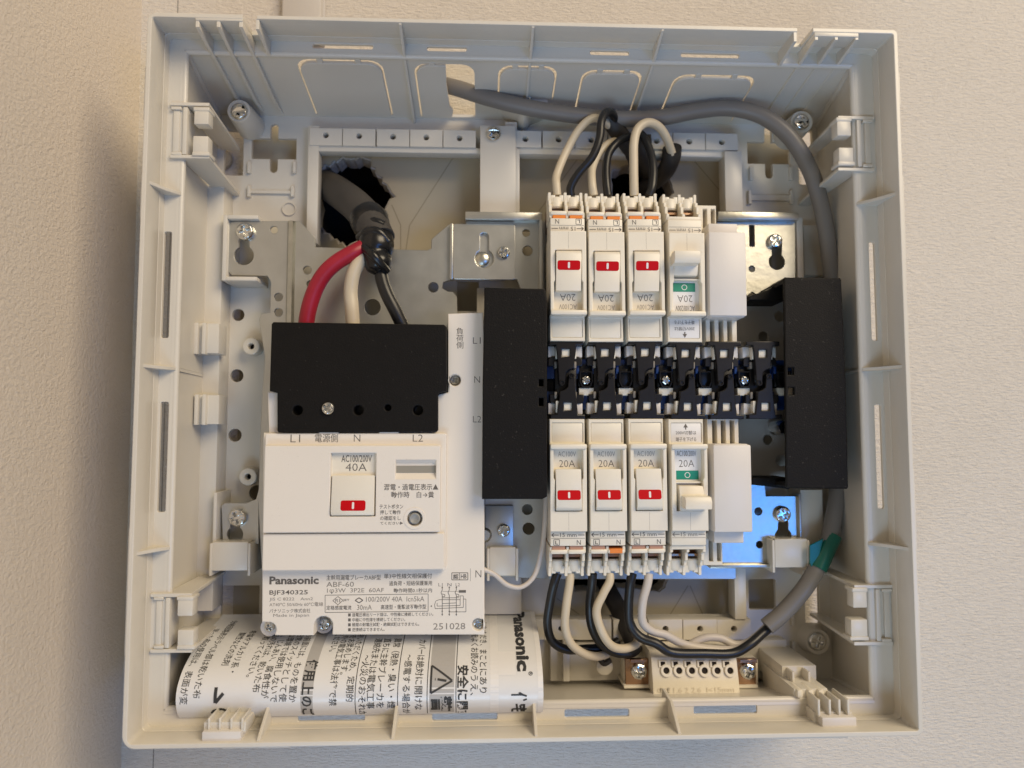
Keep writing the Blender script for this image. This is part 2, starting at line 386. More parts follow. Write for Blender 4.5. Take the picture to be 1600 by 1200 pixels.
# ledge with long slots
def slot(u0, v0, u1, v1, r=0.8):
    q = RC(u0, v0, u1, v1, DL)
    return rrect(*q, min(r, 0.48*min(q[1]-q[0], q[3]-q[2])))
slots = [slot(488, 69, 583, 76), slot(667, 73, 729, 80), slot(922, 79, 983, 86), slot(1064, 83, 1155, 90),
         slot(254, 362, 266, 528), slot(248, 628, 261, 800), slot(1360, 378, 1369, 532), slot(1369, 632, 1379, 795),
         slot(882, 1108, 983, 1121), slot(1084, 1102, 1183, 1116), slot(465, 1114, 570, 1127), slot(675, 1113, 777, 1126)]
G().plate(rect(-RX+0.8, RX-0.8, -RZ+0.8, RZ-0.8), DL-1.6, DL, [rect(cL, cR, cB, cT)]+slots, b=0.15).obj('ledge', 'tray', box)
# sloping inner walls, from the ledge down to the floor, with knock-outs in the top one
def panel(name, p00, p10, p11, p01, th, holes=(), b=0.0, m='tray', parent=box):
    """flat plate through four points (mm); holes are given in the plate's own plane; thickness away from the box centre"""
    P = [Vector(p) for p in (p00, p10, p11, p01)]
    ux = (P[1]-P[0]).normalized(); nn = ux.cross(P[3]-P[0]).normalized(); vy = nn.cross(ux)
    c = (P[0]+P[2])/2; inward = Vector((0, 0, 60))-c
    sgn = -1 if nn.dot(inward) > 0 else 1
    ol = [((p-P[0]).dot(ux), (p-P[0]).dot(vy)) for p in P]
    def T(p):
        q = P[0]+ux*p[0]+vy*p[1]+nn*p[2]*sgn; return (q.x, q.y, q.z)
    return G().plate(ol, 0, th, holes, b, T=T).obj(name, m, parent)
Hs = math.hypot(cT-bT, DL-DB)
sl = lambda v: (v-86)/(187-86)*Hs
def kx(u, s): return U(u, 86+s/Hs*101, DL-(DL-DB)*s/Hs)[0]-cL    # x along the top wall, measured from its left end
kos = [(478, 606, 93, 183), (652, 742, 96, 184), (778, 868, 96, 150), (902, 993, 100, 184), (1040, 1162, 104, 184)]
holes = []; ko = []
for u0, u1, v0, v1 in kos:
    s0, s1 = sl(v0)+0.8, sl(v1)-0.4
    xa, xb = kx(u0, (s0+s1)/2), kx(u1, (s0+s1)/2); s0_ = s0
    r = 6.0
    def shape(i):
        s0 = s0_+(1.3 if i else 0)
        return [(xa+i, s1-i), (xb-i, s1-i)]+[(xb-i-r+r*math.cos(math.radians(a)), s0+i+r-r*math.sin(math.radians(a))) for a in (0, 22, 45, 68, 90)] \
             + [(xa+i+r-r*math.sin(math.radians(a)), s0+i+r-r*math.cos(math.radians(a))) for a in (0, 22, 45, 68, 90)]
    holes.append(shape(0)); ko.append((shape(0.75), xa, xb, s0, s1))
panel('inner_wall', (cL, cT, DL), (cR, cT, DL), (bR, bT, DB), (bL, bT, DB), 1.5, holes)
P0 = Vector((cL, cT, DL)); vy = (Vector((0, bT-cT, DB-DL))).normalized(); ux = Vector((1, 0, 0)); nn = ux.cross(vy)
if nn.dot(Vector((0, -1, 0.2))) > 0: nn = -nn
def TT(p):
    q = P0+ux*p[0]+vy*p[1]+nn*p[2]; return (q.x, q.y, q.z)
for i, (shp, xa, xb, s0, s1) in enumerate(ko):
    g = G()
    if i == 1:                                    # half of this one is broken away for the grey cable
        xm = xa+(xb-xa)*0.53
        shp = [p for p in shp if p[0] < xm]
        shp = [(xa+0.75, s1-0.75), (xm+1.2, s1-0.75), (xm+2.0, s1-6), (xm+0.4, s1-9), (xm-0.3, s0+14), (xm, s0+1), (xa+6, s0+0.8), (xa+2.6, s0+2.6), (xa+0.8, s0+6)]
    g.plate(shp, -0.6, 1.1, b=0.35, T=TT)
    xc = (xa+xb)/2; w = (xb-xa)
    for q in ((xc-w*0.22, xc+w*0.22) if i != 1 else (xa+w*0.3,)):
        g.box(q-1.3, q+1.3, s0-0.8, s0+3.2, -0.35, 0.9, 0.2, T=TT)
        g.box(q-1.0, q+1.0, s1-1.2, s1+0.6, 0.2, 1.0, 0.1, T=TT)
    g.obj('knockout', 'tray', box)
panel('inner_wall', (cL, cB, DL), (cR, cB, DL), (bR, bB, DB), (bL, bB, DB), 1.5)
panel('inner_wall', (cL, cT, DL), (cL, cB, DL), (bL, bB, DB), (bL, bT, DB), 1.5)
panel('inner_wall', (cR, cT, DL), (cR, cB, DL), (bR, bB, DB), (bR, bT, DB), 1.5)
for c0, c1 in (((cL, cT), (bL, bT)), ((cR, cT), (bR, bT)), ((cR, cB), (bR, bB)), ((cL, cB), (bL, bB))):
    G().tube([(c0[0], c0[1], DL-0.6), ((c0[0]+c1[0])/2, (c0[1]+c1[1])/2, (DL+DB)/2), (c1[0], c1[1], DB)], 1.5, 10).obj('corner_fillet', 'tray', box)
for q0, q1 in (((cL, cT), (cR, cT)), ((cR, cT), (cR, cB)), ((cR, cB), (cL, cB)), ((cL, cB), (cL, cT))):
    G().tube([(*q0, DL-1.35), ((q0[0]+q1[0])/2, (q0[1]+q1[1])/2, DL-1.35), (*q1, DL-1.35)], 1.45, 12, 1).obj('ledge_edge', 'tray', box)
# floor plate with windows, cross-shaped keyholes and round holes
FD = 12.0
def keyx(u0, v0, u1, v1):
    x0, x1, z0, z1 = RC(u0, v0, u1, v1, FD); xc = (x0+x1)/2; h = z1-z0
    w = 1.9; za, zb = z1-h*0.30, z0+h*0.28
    return [(x0, za), (xc-w, za), (xc-w, z1-w)]+[(xc+w*math.cos(a), z1-w+w*math.sin(a)) for a in (2.4, 1.57, 0.75)]+[(xc+w, z1-w), (xc+w, za), (x1, za), (x1, zb), (xc+w, zb), (xc+w, z0+w)] \
        + [(xc+w*math.cos(a), z0+w-w*math.sin(a)) for a in (0.75, 1.57, 2.4)]+[(xc-w, z0+w), (xc-w, zb), (x0, zb)]
fh = [rpx(350, 204, 380, 274, FD), keyx(393, 193, 463, 270), keyx(1168, 197, 1234, 279), rpx(498, 236, 752, 420, FD, 1.0), rpx(812, 242, 1132, 420, FD, 1.0),
      rpx(862, 870, 1158, 962, FD, 1.0), rpx(345, 915, 405, 962, FD), rpx(1170, 905, 1212, 952, FD, 1), rpx(1258, 900, 1280, 975, FD, 0.6), rpx(1248, 204, 1270, 288, FD, 0.6),
      rpx(714, 440, 748, 486, FD)]
for u, v, r in ((372, 492, 9.5), (370, 587, 10), (367, 680, 10), (402, 770, 12)): fh.append(cpx(u, v, r, FD))
G().plate(rect(bL-0.5, bR+0.6, bB-0.4, bT+0.6), 9.5, FD, fh, b=0.2).obj('floor_plate', 'tray', box)
# raised border along the left wall
g = G().box(bL-1, U(342, 600, 24)[0], U(300, 955, 24)[1], U(300, 283, 24)[1], 11, 24.2, 0.4)
g.obj('raised_border', 'tray', box)
# frames around the windows: rows of little blocks with screw holes, and rails
FT = 20.0
def block(u0, v0, u1, v1, hu, hv):
    G().plate(rpx(u0, v0, u1, v1, FT), 11.9, FT, [cpx(hu, hv, 4.6, FT, 14)], b=0.3).obj('screw_block', 'tray', box)
    x, z = U(hu, hv, FT); return G().lathe(x, z, [(1.7, 12.1), (1.7, 14)], 12).obj('hole_floor', 'window_grey', box)
for i, u in enumerate((509, 561, 614, 666, 718)): block(u-25.5, 200+i*0.8, u+25.5, 227+i*0.8, u, 211+i*1.2)
for i, u in enumerate((821, 873, 924, 976, 1026, 1077, 1128)): block(u-25, 204+i*0.7, u+25, 230+i*0.7, u, 217+i*0.8)
for i, u in enumerate((824, 877, 929, 985, 1040, 1094, 1147)): block(u-26.5, 968, u+26.5, 1000, u, 983)
bx('frame_rail', 482, 229, 752, 238, 11.9, 18.5, 'tray', box); bx('frame_rail', 808, 233, 1150, 243, 11.9, 18.5, 'tray', box)
bx('frame_rail', 480, 196, 497, 380, 11.9, 19.2, 'tray', box); bx('frame_rail', 1133, 236, 1160, 330, 11.9, 21, 'tray', box)
bx('frame_rail', 1148, 880, 1166, 968, 11.9, 21, 'tray', box)
# central post between the two windows
post = bx('centre_post', 750, 196, 806, 345, 11.9, 22, 'tray', box, 0.4)
bx('post_edge', 800, 232, 812, 345, 11.9, 20.5, 'tray', box, 0.4)
bx('post_step', 789, 190, 808, 236, 11.9, 19.5, 'tray', box, 0.4)
screw(box, 771, 208, 22, 12, 1.6); 
# bosses with corner screws
for u, v, dd, r in ((373, 173, 30, 13), (1253, 190, 30, 13), (1278, 1003, 19, 14), (820, 153, 30, 11)):
    x, z = U(u, v, dd); rr = (r+5)*(CAM[2]-dd)/1109
    if u == 820:
        G().plate([(x-11, z+7), (x+11, z+7), (x+11, z-2)]+[(x+2.9*math.cos(a), z-6+2.9*math.sin(a)) for a in (0, -0.8, -1.57, -2.4, -3.14)]+[(x-11, z-2)], 11.9, dd, b=0.4).obj('screw_boss', 'tray', box)
    else: G().lathe(x, z, [(rr*1.25, 11.9), (rr*1.05, dd-1), (rr*0.98, dd), (rr*0.8, dd+0.1)], 28).obj('screw_boss', 'tray', box)
    screw(box, u, v, dd+0.1, r, 1.7)
for u, v in ((392, 541), (387, 745)):
    x, z = U(u, v, 19)
    G().plate(circ(x, z, 4.1, 24), 11.9, 19, [circ(x, z, 1.4, 14)], b=0.6).obj('screw_boss', 'tray', box)
    G().lathe(x, z, [(1.6, 12), (1.6, 15)], 12).obj('hole_floor', 'cavity', box)
# round board anchor seen in the upper left opening
x, z = U(347, 250, 2)
G().plate(circ(x, z, 5.2, 24), 1.1, 4, [circ(x, z, 2.0, 14)], b=0.4).obj('wall_anchor', 'board', box)
# I-shaped mouldings on the floor
for u0, v0, u1, v1 in ((388, 293, 457, 305), (1172, 300, 1238, 316)):
    g = G(); g.box(*RC(u0, v0+4, u1, v1-3, 13.6), FD-0.2, 13.4, 0.2); g.box(*RC(u0-2, v0-3, u0+3, v1+2, 14), FD-0.2, 14, 0.2); g.box(*RC(u1-3, v0-3, u1+2, v1+2, 14), FD-0.2, 14, 0.2)
    g.obj('cable_tie_bar', 'tray', box)
for u0, v0, u1, v1 in ((386, 252, 391, 270), (457, 252, 462, 270), (1172, 260, 1177, 281), (1234, 260, 1239, 281), (1237, 945, 1242, 978), (1238, 1003, 1243, 1017)):
    bx('guide_rib', u0, v0, u1, v1, FD-0.2, 14, 'tray', box, 0.2)
x, z = U(451, 326, 13); G().plate(circ(x, z, 3.4, 24), FD-0.1, 12.7, [circ(x, z, 2.9, 24)], b=0.1).obj('ejector_ring', 'tray', box)
bx('guide_rib', 1185, 1030, 1240, 1036, FD-0.2, 14, 'tray', box, 0.2)

# fins and ribs
def fin_x(u_rim, v_rim, v_low, dl, th, name='rib', vb=None, top=None, db=DB):
    """upright fin on the top wall: from the rim down to the floor"""
    x, zr = U(u_rim, v_rim, DR-0.6)
    zb = U(u_rim, v_low, dl)[1]
    G().plate([(DR-0.6, RZ-t+0.3), (DR-0.6, zr), (dl, zb), (db, zb), (db, RZ-t+0.3 if top is None else top), (DL, RZ-t+0.3)], x-th/2, x+th/2, b=0.2, axis='x').obj(name, 'tray', box)
for u in (308, 341, 376): fin_x(u, 42, 158+(u-308)*0.03, 26, 1.5, 'corner_fin')
for u in (1276, 1307, 1339): fin_x(u, 62, 172, 26, 1.5, 'corner_fin')
G().box(U(305, 25, 75)[0], U(379, 25, 75)[0], RZ-t-0.9, RZ-t+0.4, 66, DR-0.2, 0.3).obj('fin_bridge', 'tray', box)
G().box(U(1273, 45, 75)[0], U(1342, 45, 75)[0], RZ-t-1.6, RZ-t+0.4, 66, DR-0.2, 0.3).obj('fin_bridge', 'tray', box)
for u in (625, 833, 1036):
    x, zr = U(u, 25, DR); 
    G().plate([(DR-0.5, RZ-t+0.2), (DR-0.5, RZ-t-0.6), (DL, cT-0.8), (DB, bT-2.5), (DB, bT+0.5), (DL-2, cT+0.5), (DL-1, RZ-t+0.2)], x-0.6, x+0.6, b=0.15, axis='x').obj('rib', 'tray', box)
for u, v in ((402, 25), (1243, 45)):
    x, _ = U(u, v, DR)
    G().plate([(DR-0.4, RZ-t+0.2), (DR-0.4, RZ-t-4), (DL, cT-1.5), (DL, RZ-t+0.2)], x-0.7, x+0.7, b=0.15, axis='x').obj('rib', 'tray', box)
for u, v in ((613, 1162), (838, 1160), (1063, 1155), (402, 1165)):
    x, _ = U(u, v, DR)
    G().plate([(DR-0.8, -RZ+t-0.2), (DR-0.8, -RZ+t+0.5), (DL+4, cB+2), (DL-9, cB+2.5), (DL-10, cB-1.5), (DL, -RZ+t-0.2)], x-0.6, x+0.6, b=0.15, axis='x').obj('rib', 'tray', box)
for v in (284, 571, 866):
    _, z = U(215, v, DR-2)
    G().plate([(-RX+t-0.2, DR-2), (-RX+t-0.2, DL-0.5), (cL+0.5, DL-0.5)] + ([(bL+1, 25), (bL+1, 30)] if v == 571 else []) + [(cL+0.5, DL+0.5), (cL-3, DL+6)], z-0.7, z+0.7, b=0.15, axis='z').obj('rib', 'tray', box)
for v in (302, 573, 858):
    _, z = U(1420, v, DR-2)
    G().plate([(RX-t+0.2, DR-2), (RX-t+0.2, DL-0.5), (cR-0.5, DL-0.5)] + ([(bR-1, 16), (bR-1, 22)] if v == 573 else []) + [(cR-0.5, DL+0.5), (cR+4, DL+6)], z-0.7, z+0.7, b=0.15, axis='z').obj('rib', 'tray', box)
# twin hooks on the left border
for v0, v1 in ((505, 552), (617, 663)):
    h = bx('hook', 295, v0, 342, v1, 24, 34, 'tray', box, 0.4)
    bx('hook_edge', 303, v0-1, 309, v1+1, 30, 36.5, 'tray', box, 0.3); bx('hook_edge', 315, v0-1, 321, v1+1, 30, 36.5, 'tray', box, 0.3)
# C-shaped latch brackets in the four corners
def bracket(side, v0, v1, uw, ui, ua, ub, vt, vb, tabs):
    """v0,v1 front edges of the two shelves; uw wall side, ui free end; ua,ub upright; tabs two catches"""
    D = 60.0; sg = 1 if side < 0 else -1; out = (cL if side < 0 else cR)
    for v in (v0, v1):
        x_i, z = U(ui, v, D); xw = U(uw, v, D)[0]
        G().plate([(xw, DL-1), (xw, D), (x_i, D), (x_i-sg*3.5, FD-0.3), (out-sg*0.5, FD-0.3), (out-sg*0.5, DL-1)], z-0.75, z+0.75, b=0.2, axis='z').obj('bracket_shelf', 'tray', box)
    bx('bracket_upright', ua, v0+4, ub, v1-4, DL-2, D-0.6, 'tray', box, 0.3)
    um = (ua+ub)/2
    bx('bracket_edge', um+(10 if side < 0 else -17), v0+4, um+(17 if side < 0 else -10), v1-4, DL-8, D-0.3, 'tray', box, 0.3)
    bx('bracket_foot', ua-3, v0+3, ub+3, v0+8, DL-1, D+0.2, 'tray', box, 0.2); bx('bracket_foot', ua-3, v1-8, ub+3, v1-3, DL-1, D+0.2, 'tray', box, 0.2)
    for k_, a in enumerate(tabs):
        bx('catch', *a, D-5, D+0.5, 'tray', box, 0.5)
        u0, w0, u1, w1 = a
        bx('catch_lip', u0-1, w0-3, u1+1, w0+3, D-6, D+0.8, 'tray', box, 0.3) if k_ == 0 else bx('catch_lip', u0-1, w1-3, u1+2, w1+3, D-6, D+0.8, 'tray', box, 0.3)
bracket(-1, 163, 245, 266, 327, 270, 280, 0, 0, ((303, 170, 326, 194), (301, 212, 325, 240)))
bracket(1, 183, 264, 1366, 1310, 1352, 1361, 0, 0, ((1308, 186, 1330, 212), (1311, 230, 1334, 255)))
bracket(-1, 930, 1017, 235, 300, 243, 252, 0, 0, ((277, 935, 301, 963), (277, 984, 302, 1012)))
bracket(1, 917, 1006, 1395, 1335, 1382, 1391, 0, 0, ((1333, 922, 1355, 950), (1330, 968, 1356, 998)))
# plastic pockets that hold the mounting plates
def pocket(u0, v0, u1, v1, d0, d1, w, sides):
    g = G(); x0, x1, z0, z1 = RC(u0, v0, u1, v1, d1)
    if 'l' in sides: g.box(x0-w, x0, z0-w, z1+w, d0, d1, 0.3)
    if 'r' in sides: g.box(x1, x1+w, z0-w, z1+w, d0, d1, 0.3)
    if 't' in sides: g.box(x0, x1, z1, z1+w, d0, d1, 0.3)
    if 'b' in sides: g.box(x0, x1, z0-w, z0, d0, d1-0.1, 0.3)
    g.obj('plate_pocket', 'tray', box)
pocket(354, 342, 402, 432, 11.9, 30, 1.9, 'ltb')
pocket(338, 775, 392, 850, 11.9, 30, 1.5, 'l')
for u0, v0, u1, v1 in ((331, 847, 387, 892), (1211, 842, 1262, 887), (765, 855, 806, 900)):
    bx('pocket_front', u0, v0, u1, v1, 24, 33, 'tray', box, 0.5)
    bx('pocket_side', u0-4, v0+2, u0, v1+8, 12, 33.4, 'tray', box, 0.3); bx('pocket_side', u1, v0+2, u1+4, v1+8, 12, 33.4, 'tray', box, 0.3)
bx('pocket_wall', 1252, 765, 1287, 900, 11.9, 26, 'tray', box, 0.4)
bx('pocket_wall', 1246, 340, 1256, 470, 11.9, 27, 'tray', box, 0.4); bx('pocket_wall', 1256, 352, 1290, 430, 11.9, 18, 'tray', box, 0.4)
bx('pocket_wall', 753, 880, 815, 960, 11.9, 19, 'tray', box, 0.4)
bx('rear_rail', 745, 450, 757, 500, 11.9, 17, 'tray', box, 0.3)
# lower shelf under the bottom blocks
g = G(); x0, x1, z0, z1 = RC(860, 1002, 1230, 1062, 18); g.box(x0, x1, z0, z1, 11.9, 18, 0.5); g.obj('lower_shelf', 'tray', box)
bx('lower_rib', 880, 1002, 890, 1065, 17.8, 23, 'tray', box, 0.3)
x, z = U(945, 1042, 24); G().lathe(x, z, [(3.8, 18), (3.8, 24), (3.0, 24.4)], 24).obj('peg', 'tray', box)
# snap latches at the bottom
lt = bx('snap_latch', 318, 1128, 384, 1146, 52, 71, 'tray', box, 0.4)
lt2 = bx('latch_face', 315, 1143, 376, 1161, 55, 73.5, 'blank_white', lt, 0.5)
for u in (326, 343, 361, 378): bx('latch_rib', u-2, 1122, u+2, 1143, 62, 72, 'tray', lt, 0.25)
lt = bx('snap_latch', 1241, 1076, 1294, 1130, 24, 58, 'tray', box, 0.4)
bx('latch_bracket', 1222, 1040, 1276, 1078, 11.9, 44, 'tray', lt, 0.4)
for u in (1240, 1265): bx('latch_rib', u-2, 1050, u+2, 1078, 40, 50, 'tray', lt, 0.25)
for u in (1251, 1268, 1284): bx('latch_bead', u-5, 1078, u+5, 1092, 50, 60, 'cream', lt, 1.0)
for u in (1280, 1297, 1312, 1326): bx('latch_rib', u-2, 1093, u+2, 1121, 55, 68, 'tray', lt, 0.25)
bx('latch_body', 1272, 1112, 1332, 1136, 50, 66, 'tray', lt, 0.4)
bx('latch_face', 1285, 1121, 1339, 1142, 56, 70, 'blank_white', lt, 0.5)

# ================================================================== galvanised mounting plates
lp = thing('mounting_plate', 'grey galvanised steel mounting plate behind the main breaker', 'metal plate')
PD = 27.0
def keyhole(u, v0, v1, rs, rb, d):
    """narrow slot running into a round hole"""
    xa, za = U(u, v0, d); xb, zb = U(u, v1, d); k = (CAM[2]-d)/1109; rs *= k; rb *= k
    y = math.sqrt(rb*rb-rs*rs); a1 = math.atan2(y, rs)
    out = [(xa+rs*math.cos(a), za+rs*math.sin(a)) for a in np.linspace(0, math.pi, 9)]
    out += [(xb+rb*math.cos(a), zb+rb*math.sin(a)) for a in np.linspace(math.pi-a1, 2*math.pi+a1, 19)]
    return out
ol = PX([(359, 346), (468, 345), (493, 372), (493, 386), (668, 391), (674, 388), (674, 374), (701, 351), (711, 350), (709, 436), (693, 441), (691, 450), (699, 455), (708, 456), (714, 464),
         (716, 560), (720, 950), (412, 950), (404, 800), (404, 850), (348, 850), (346, 790), (351, 786), (385, 786), (400, 780), (404, 765), (405, 740), (408, 640), (414, 560), (405, 500), (408, 490), (422, 488), (423, 440), (418, 431), (362, 430), (357, 424), (355, 352)], PD)
hl = [keyhole(381, 378, 399, 8, 15, PD), cpx(428, 359, 6, PD), cpx(480, 422, 6.5, PD), cpx(435, 464, 6.5, PD), cpx(435, 488, 6.5, PD), cpx(485, 444, 6, PD), cpx(582, 480, 12.5, PD), cpx(677, 449, 8, PD),
      keyhole(367, 822, 847-12, 7, 12, PD)]
G().plate(ol, PD-1.6, PD, hl, b=0.2).obj('steel_sheet', 'zinc', lp)
# pressed step running down the sheet
x0, x1, z0, z1 = RC(446, 345, 461, 505, PD+1)
G().plate([(PD-0.5, x0), (PD+1.6, x0+1.2), (PD+1.6, x1-1.2), (PD-0.5, x1)], z0-60, z1, b=0.2, axis='d', T=lambda p: (p[1], p[2], p[0])).obj('pressed_rib', 'zinc_bright', lp)
screw(lp, 382, 361, PD, 14, 2.2); screw(lp, 370, 809, PD, 14, 2.2)
# joggled tab on the right of the sheet
tb = G().plate(rrect(*RC(708, 350, 805, 437, PD+3.2), 1.2), PD+1.8, PD+3.2, [keyhole(757, 370, 404, 7, 15, PD+3.2)], b=0.3).obj('joggled_tab', 'zinc', lp)
x, z = U(754, 405, PD+2); G().lathe(x, z, [(3.4, PD-1), (3.4, PD+2.6), (2.6, PD+3.4), (0.4, PD+3.6)], 24).obj('rivet', 'zinc_bright', tb)
x0, x1, z0, z1 = RC(705, 350, 716, 437, PD+2); G().box(x0-0.5, x0+0.9, z0, z1, PD-1, PD+3, 0.3).obj('tab_step', 'zinc', tb)

rp = thing('breaker_rail', 'galvanised steel rail plate with keyhole tabs carrying the branch breakers', 'metal plate')
RD = 27.0
G().plate(PX([(728, 343), (845, 343), (846, 455), (815, 455), (808, 437), (735, 437), (728, 437)], PD+1.4), PD+0.2, PD+1.4, [cpx(822, 365, 6, RD), cpx(824, 393, 8, RD)], b=0.2).obj('left_sheet', 'zinc', rp)
bx('top_flange', 727, 331, 847, 343, RD-14, RD+6, 'zinc', rp, 0.3)
bx('side_flange', 843, 343, 848, 460, RD-4, RD+9, 'zinc', rp, 0.3)
screw(rp, 787, 394, PD+3.2, 10, 1.6)
G().plate(PX([(758, 770), (858, 770), (858, 905), (752, 900)], RD), RD-1.2, RD, [cpx(824, 796, 8, RD), cpx(826, 826, 9, RD)], b=0.2).obj('lower_sheet', 'zinc', rp)
G().box(*RC(758, 790, 802, 885, RD+3), RD, RD+3, 0.3).obj('lower_tab', 'zinc', rp); screw(rp, 787, 829, RD+3, 10, 1.6)
x, z = U(757, 836, RD+3); G().lathe(x, z, [(3.4, RD), (3.4, RD+3), (2.4, RD+4)], 20).obj('rivet', 'zinc_bright', rp)
# long base strip behind all breakers
G().plate(PX([(845, 345), (1150, 345), (1150, 905), (850, 905)], 24), 22.5, 24, b=0.2).obj('base_strip', 'zinc', rp)
ob = [(1120, 347), (1243, 347), (1243, 458), (1212, 460), (1196, 468), (1175, 456), (1168, 462), (1120, 462)]
G().plate(PX(ob, RD), RD-1.4, RD, [keyhole(1214, 378, 409, 8, 13, RD), cpx(1175, 420, 5, RD), rpx(1171, 352, 1179, 385, RD, 0.4)], b=0.2).obj('upper_tab', 'zinc_bright', rp)
bx('top_flange', 1122, 331, 1248, 343, RD-13, RD+4, 'zinc_bright', rp, 0.3)
screw(rp, 1212, 376, RD, 12, 2.0)
G().plate(PX([(1150, 466), (1232, 466), (1232, 748), (1150, 748)], 21), 19.6, 21, [cpx(1193, 526, 8, 21), cpx(1219, 494, 9, 21), cpx(1200, 687, 8, 21), cpx(1222, 720, 9, 21)], b=0.2).obj('middle_sheet', 'zinc_matte_lit', rp)
ob = [(1120, 757), (1195, 757), (1197, 775), (1250, 775), (1250, 880), (1212, 882), (1120, 882)]
G().plate(PX(ob, RD), RD-1.4, RD, [keyhole(1224, 818, 838, 8, 13, RD), cpx(1187, 851, 5.5, RD), cpx(1185, 799, 6, RD)], b=0.2).obj('lower_tab', 'zinc_bright', rp)
bx('bottom_flange', 1110, 882, 1212, 888, RD-12, RD+3, 'zinc_bright', rp, 0.3)
screw(rp, 1224, 804, RD, 13, 2.0)
bx('edge_flange', 1249, 772, 1253, 868, RD-6, RD+2, 'zinc', rp, 0.3)

# ================================================================== main breaker
mb = thing('main_breaker', 'large cream main earth-leakage breaker with black terminal cover and 40A rocker', 'breaker')
D0, D1, D2, D3 = 50.0, 53.5, 57.0, 59.0            # label face, terminal/side faces, step, upper cover
# base with side column and label area; notches for the mounting screws
k = (CAM[2]-D0)/1109
def notch(u, v, r, a0, a1, d=D0, n=7):
    x, z = U(u, v, d); return [(x+r*k*math.cos(math.radians(a0+(a1-a0)*i/n)), z+r*k*math.sin(math.radians(a0+(a1-a0)*i/n))) for i in range(n+1)]
ol = PX([(700, 490), (755, 488), (757, 560), (757, 985)], D0) + notch(747, 978, 0.1, 0, 1, n=1)[:0]
ol += PX([(757, 992), (746, 992)], D0) + PX([(519, 992)], D0) + [p for p in notch(505, 978, 14.5, -10, 190)] + PX([(490, 993), (429, 993)], D0) + notch(420, 984, 11, 0, 100) + PX([(409, 972), (411, 690), (412, 676), (420, 676), (418, 613), (434, 613), (434, 670), (681, 670), (681, 617), (700, 613)], D0)
G().plate(ol, 28, D0, [cpx(711, 594, 9, D0), cpx(747, 976, 9, D0)], b=0.5).obj('housing', 'main_white', mb)
screw(mb, 711, 594, 44, 7.5, 1.2, m='zinc'); screw(mb, 747, 976, 46.5, 9, 1.6); screw(mb, 506, 976, 38, 9.5, 1.6); screw(mb, 421, 980, 42, 7.5, 1.6)
for u, v, dd in ((506, 976, 37.9), (421, 980, 41.9)):
    x, z = U(u, v, dd); G().lathe(x, z, [(3.8, 28), (3.8, dd)], 20).obj('screw_seat', 'main_white', mb)
for u, v, dd in ((711, 594, 43.9), (747, 976, 46.4)):
    x, z = U(u, v, dd); G().lathe(x, z, [(2.7, 30), (2.7, dd)], 20).obj('screw_seat', 'main_white', mb)
# black terminal cover
ol = PX([(424, 506), (427, 503), (694, 507), (698, 511), (698, 611), (686, 614), (684, 618), (684, 672), (681, 675), (435, 676), (433, 673), (433, 614), (421, 611), (421, 607)], 54.5)
G().plate(ol, 34, 54.5, [cpx(465, 641, 7.5, 54.5), cpx(560, 641, 7.5, 54.5), cpx(653, 641, 7.5, 54.5), cpx(606, 637, 5, 54.5)], b=0.5).obj('terminal_cover', 'black', mb)
G().box(*RC(440, 560, 676, 664, 49), 36, 47, 0.3).obj('terminal_recess', 'black_gloss', mb)
screw(mb, 606, 637, 47.5, 4.2, 1.0, m='black_gloss'); screw(mb, 512, 638, 54.5, 10, 1.3)
# label bar, step and upper cover
G().plate(rpx(412, 677, 697, 893, 53.5, 0.8), 49, 53.5, b=0.4).obj('front_step', 'main_white', mb)
bx('cover_tab', 498, 674, 529, 680, 50, 53.3, 'main_white', mb, 0.2); bx('cover_tab', 592, 674, 623, 680, 50, 53.3, 'main_white', mb, 0.2)
G().plate(rpx(410, 834, 694, 891, 55.5, 0.6), 53, 55.5, b=0.4).obj('lower_step', 'main_white', mb)
rk = RC(516, 708, 587, 807, D2); iw = RC(618, 719, 681, 748, D2); tbx = U(648, 810, D2)
G().plate(rpx(412, 696, 688, 832, D2, 0.6), 49.5, D2, [rrect(*rk, 0.4), rrect(*iw, 0.3), circ(tbx[0], tbx[1], 3.1, 24)], b=0.4).obj('upper_cover', 'main_white', mb)
G().plate(circ(tbx[0], tbx[1], 4.6, 28), D2-0.2, D2+0.25, [circ(tbx[0], tbx[1], 3.3, 24)], b=0.1).obj('button_ring', 'main_white', mb)
G().lathe(tbx[0], tbx[1], [(2.3, 52), (2.3, D2+0.4), (1.9, D2+0.8), (1.3, D2+0.6), (0.9, D2+0.3)], 24).obj('test_button', 'button_grey', mb)
ws = G().plate([(iw[2]-0.2, 53.8), (iw[2]-0.2, 57), (iw[2]+2.2, 54.8), (iw[3]-1.5, 54.8), (iw[3]+0.2, 57), (iw[3]+0.2, 53.8)], iw[0]-0.1, iw[1]+0.1, b=0.1, T=lambda p: (p[2], p[0], p[1])).obj('window_bezel', 'main_white', mb)
G().box(iw[0]+0.1, iw[1]-0.1, iw[2]+2.3, iw[3]-2.4, 54, 54.95, 0.05).obj('indicator_window', 'window_grey', mb)
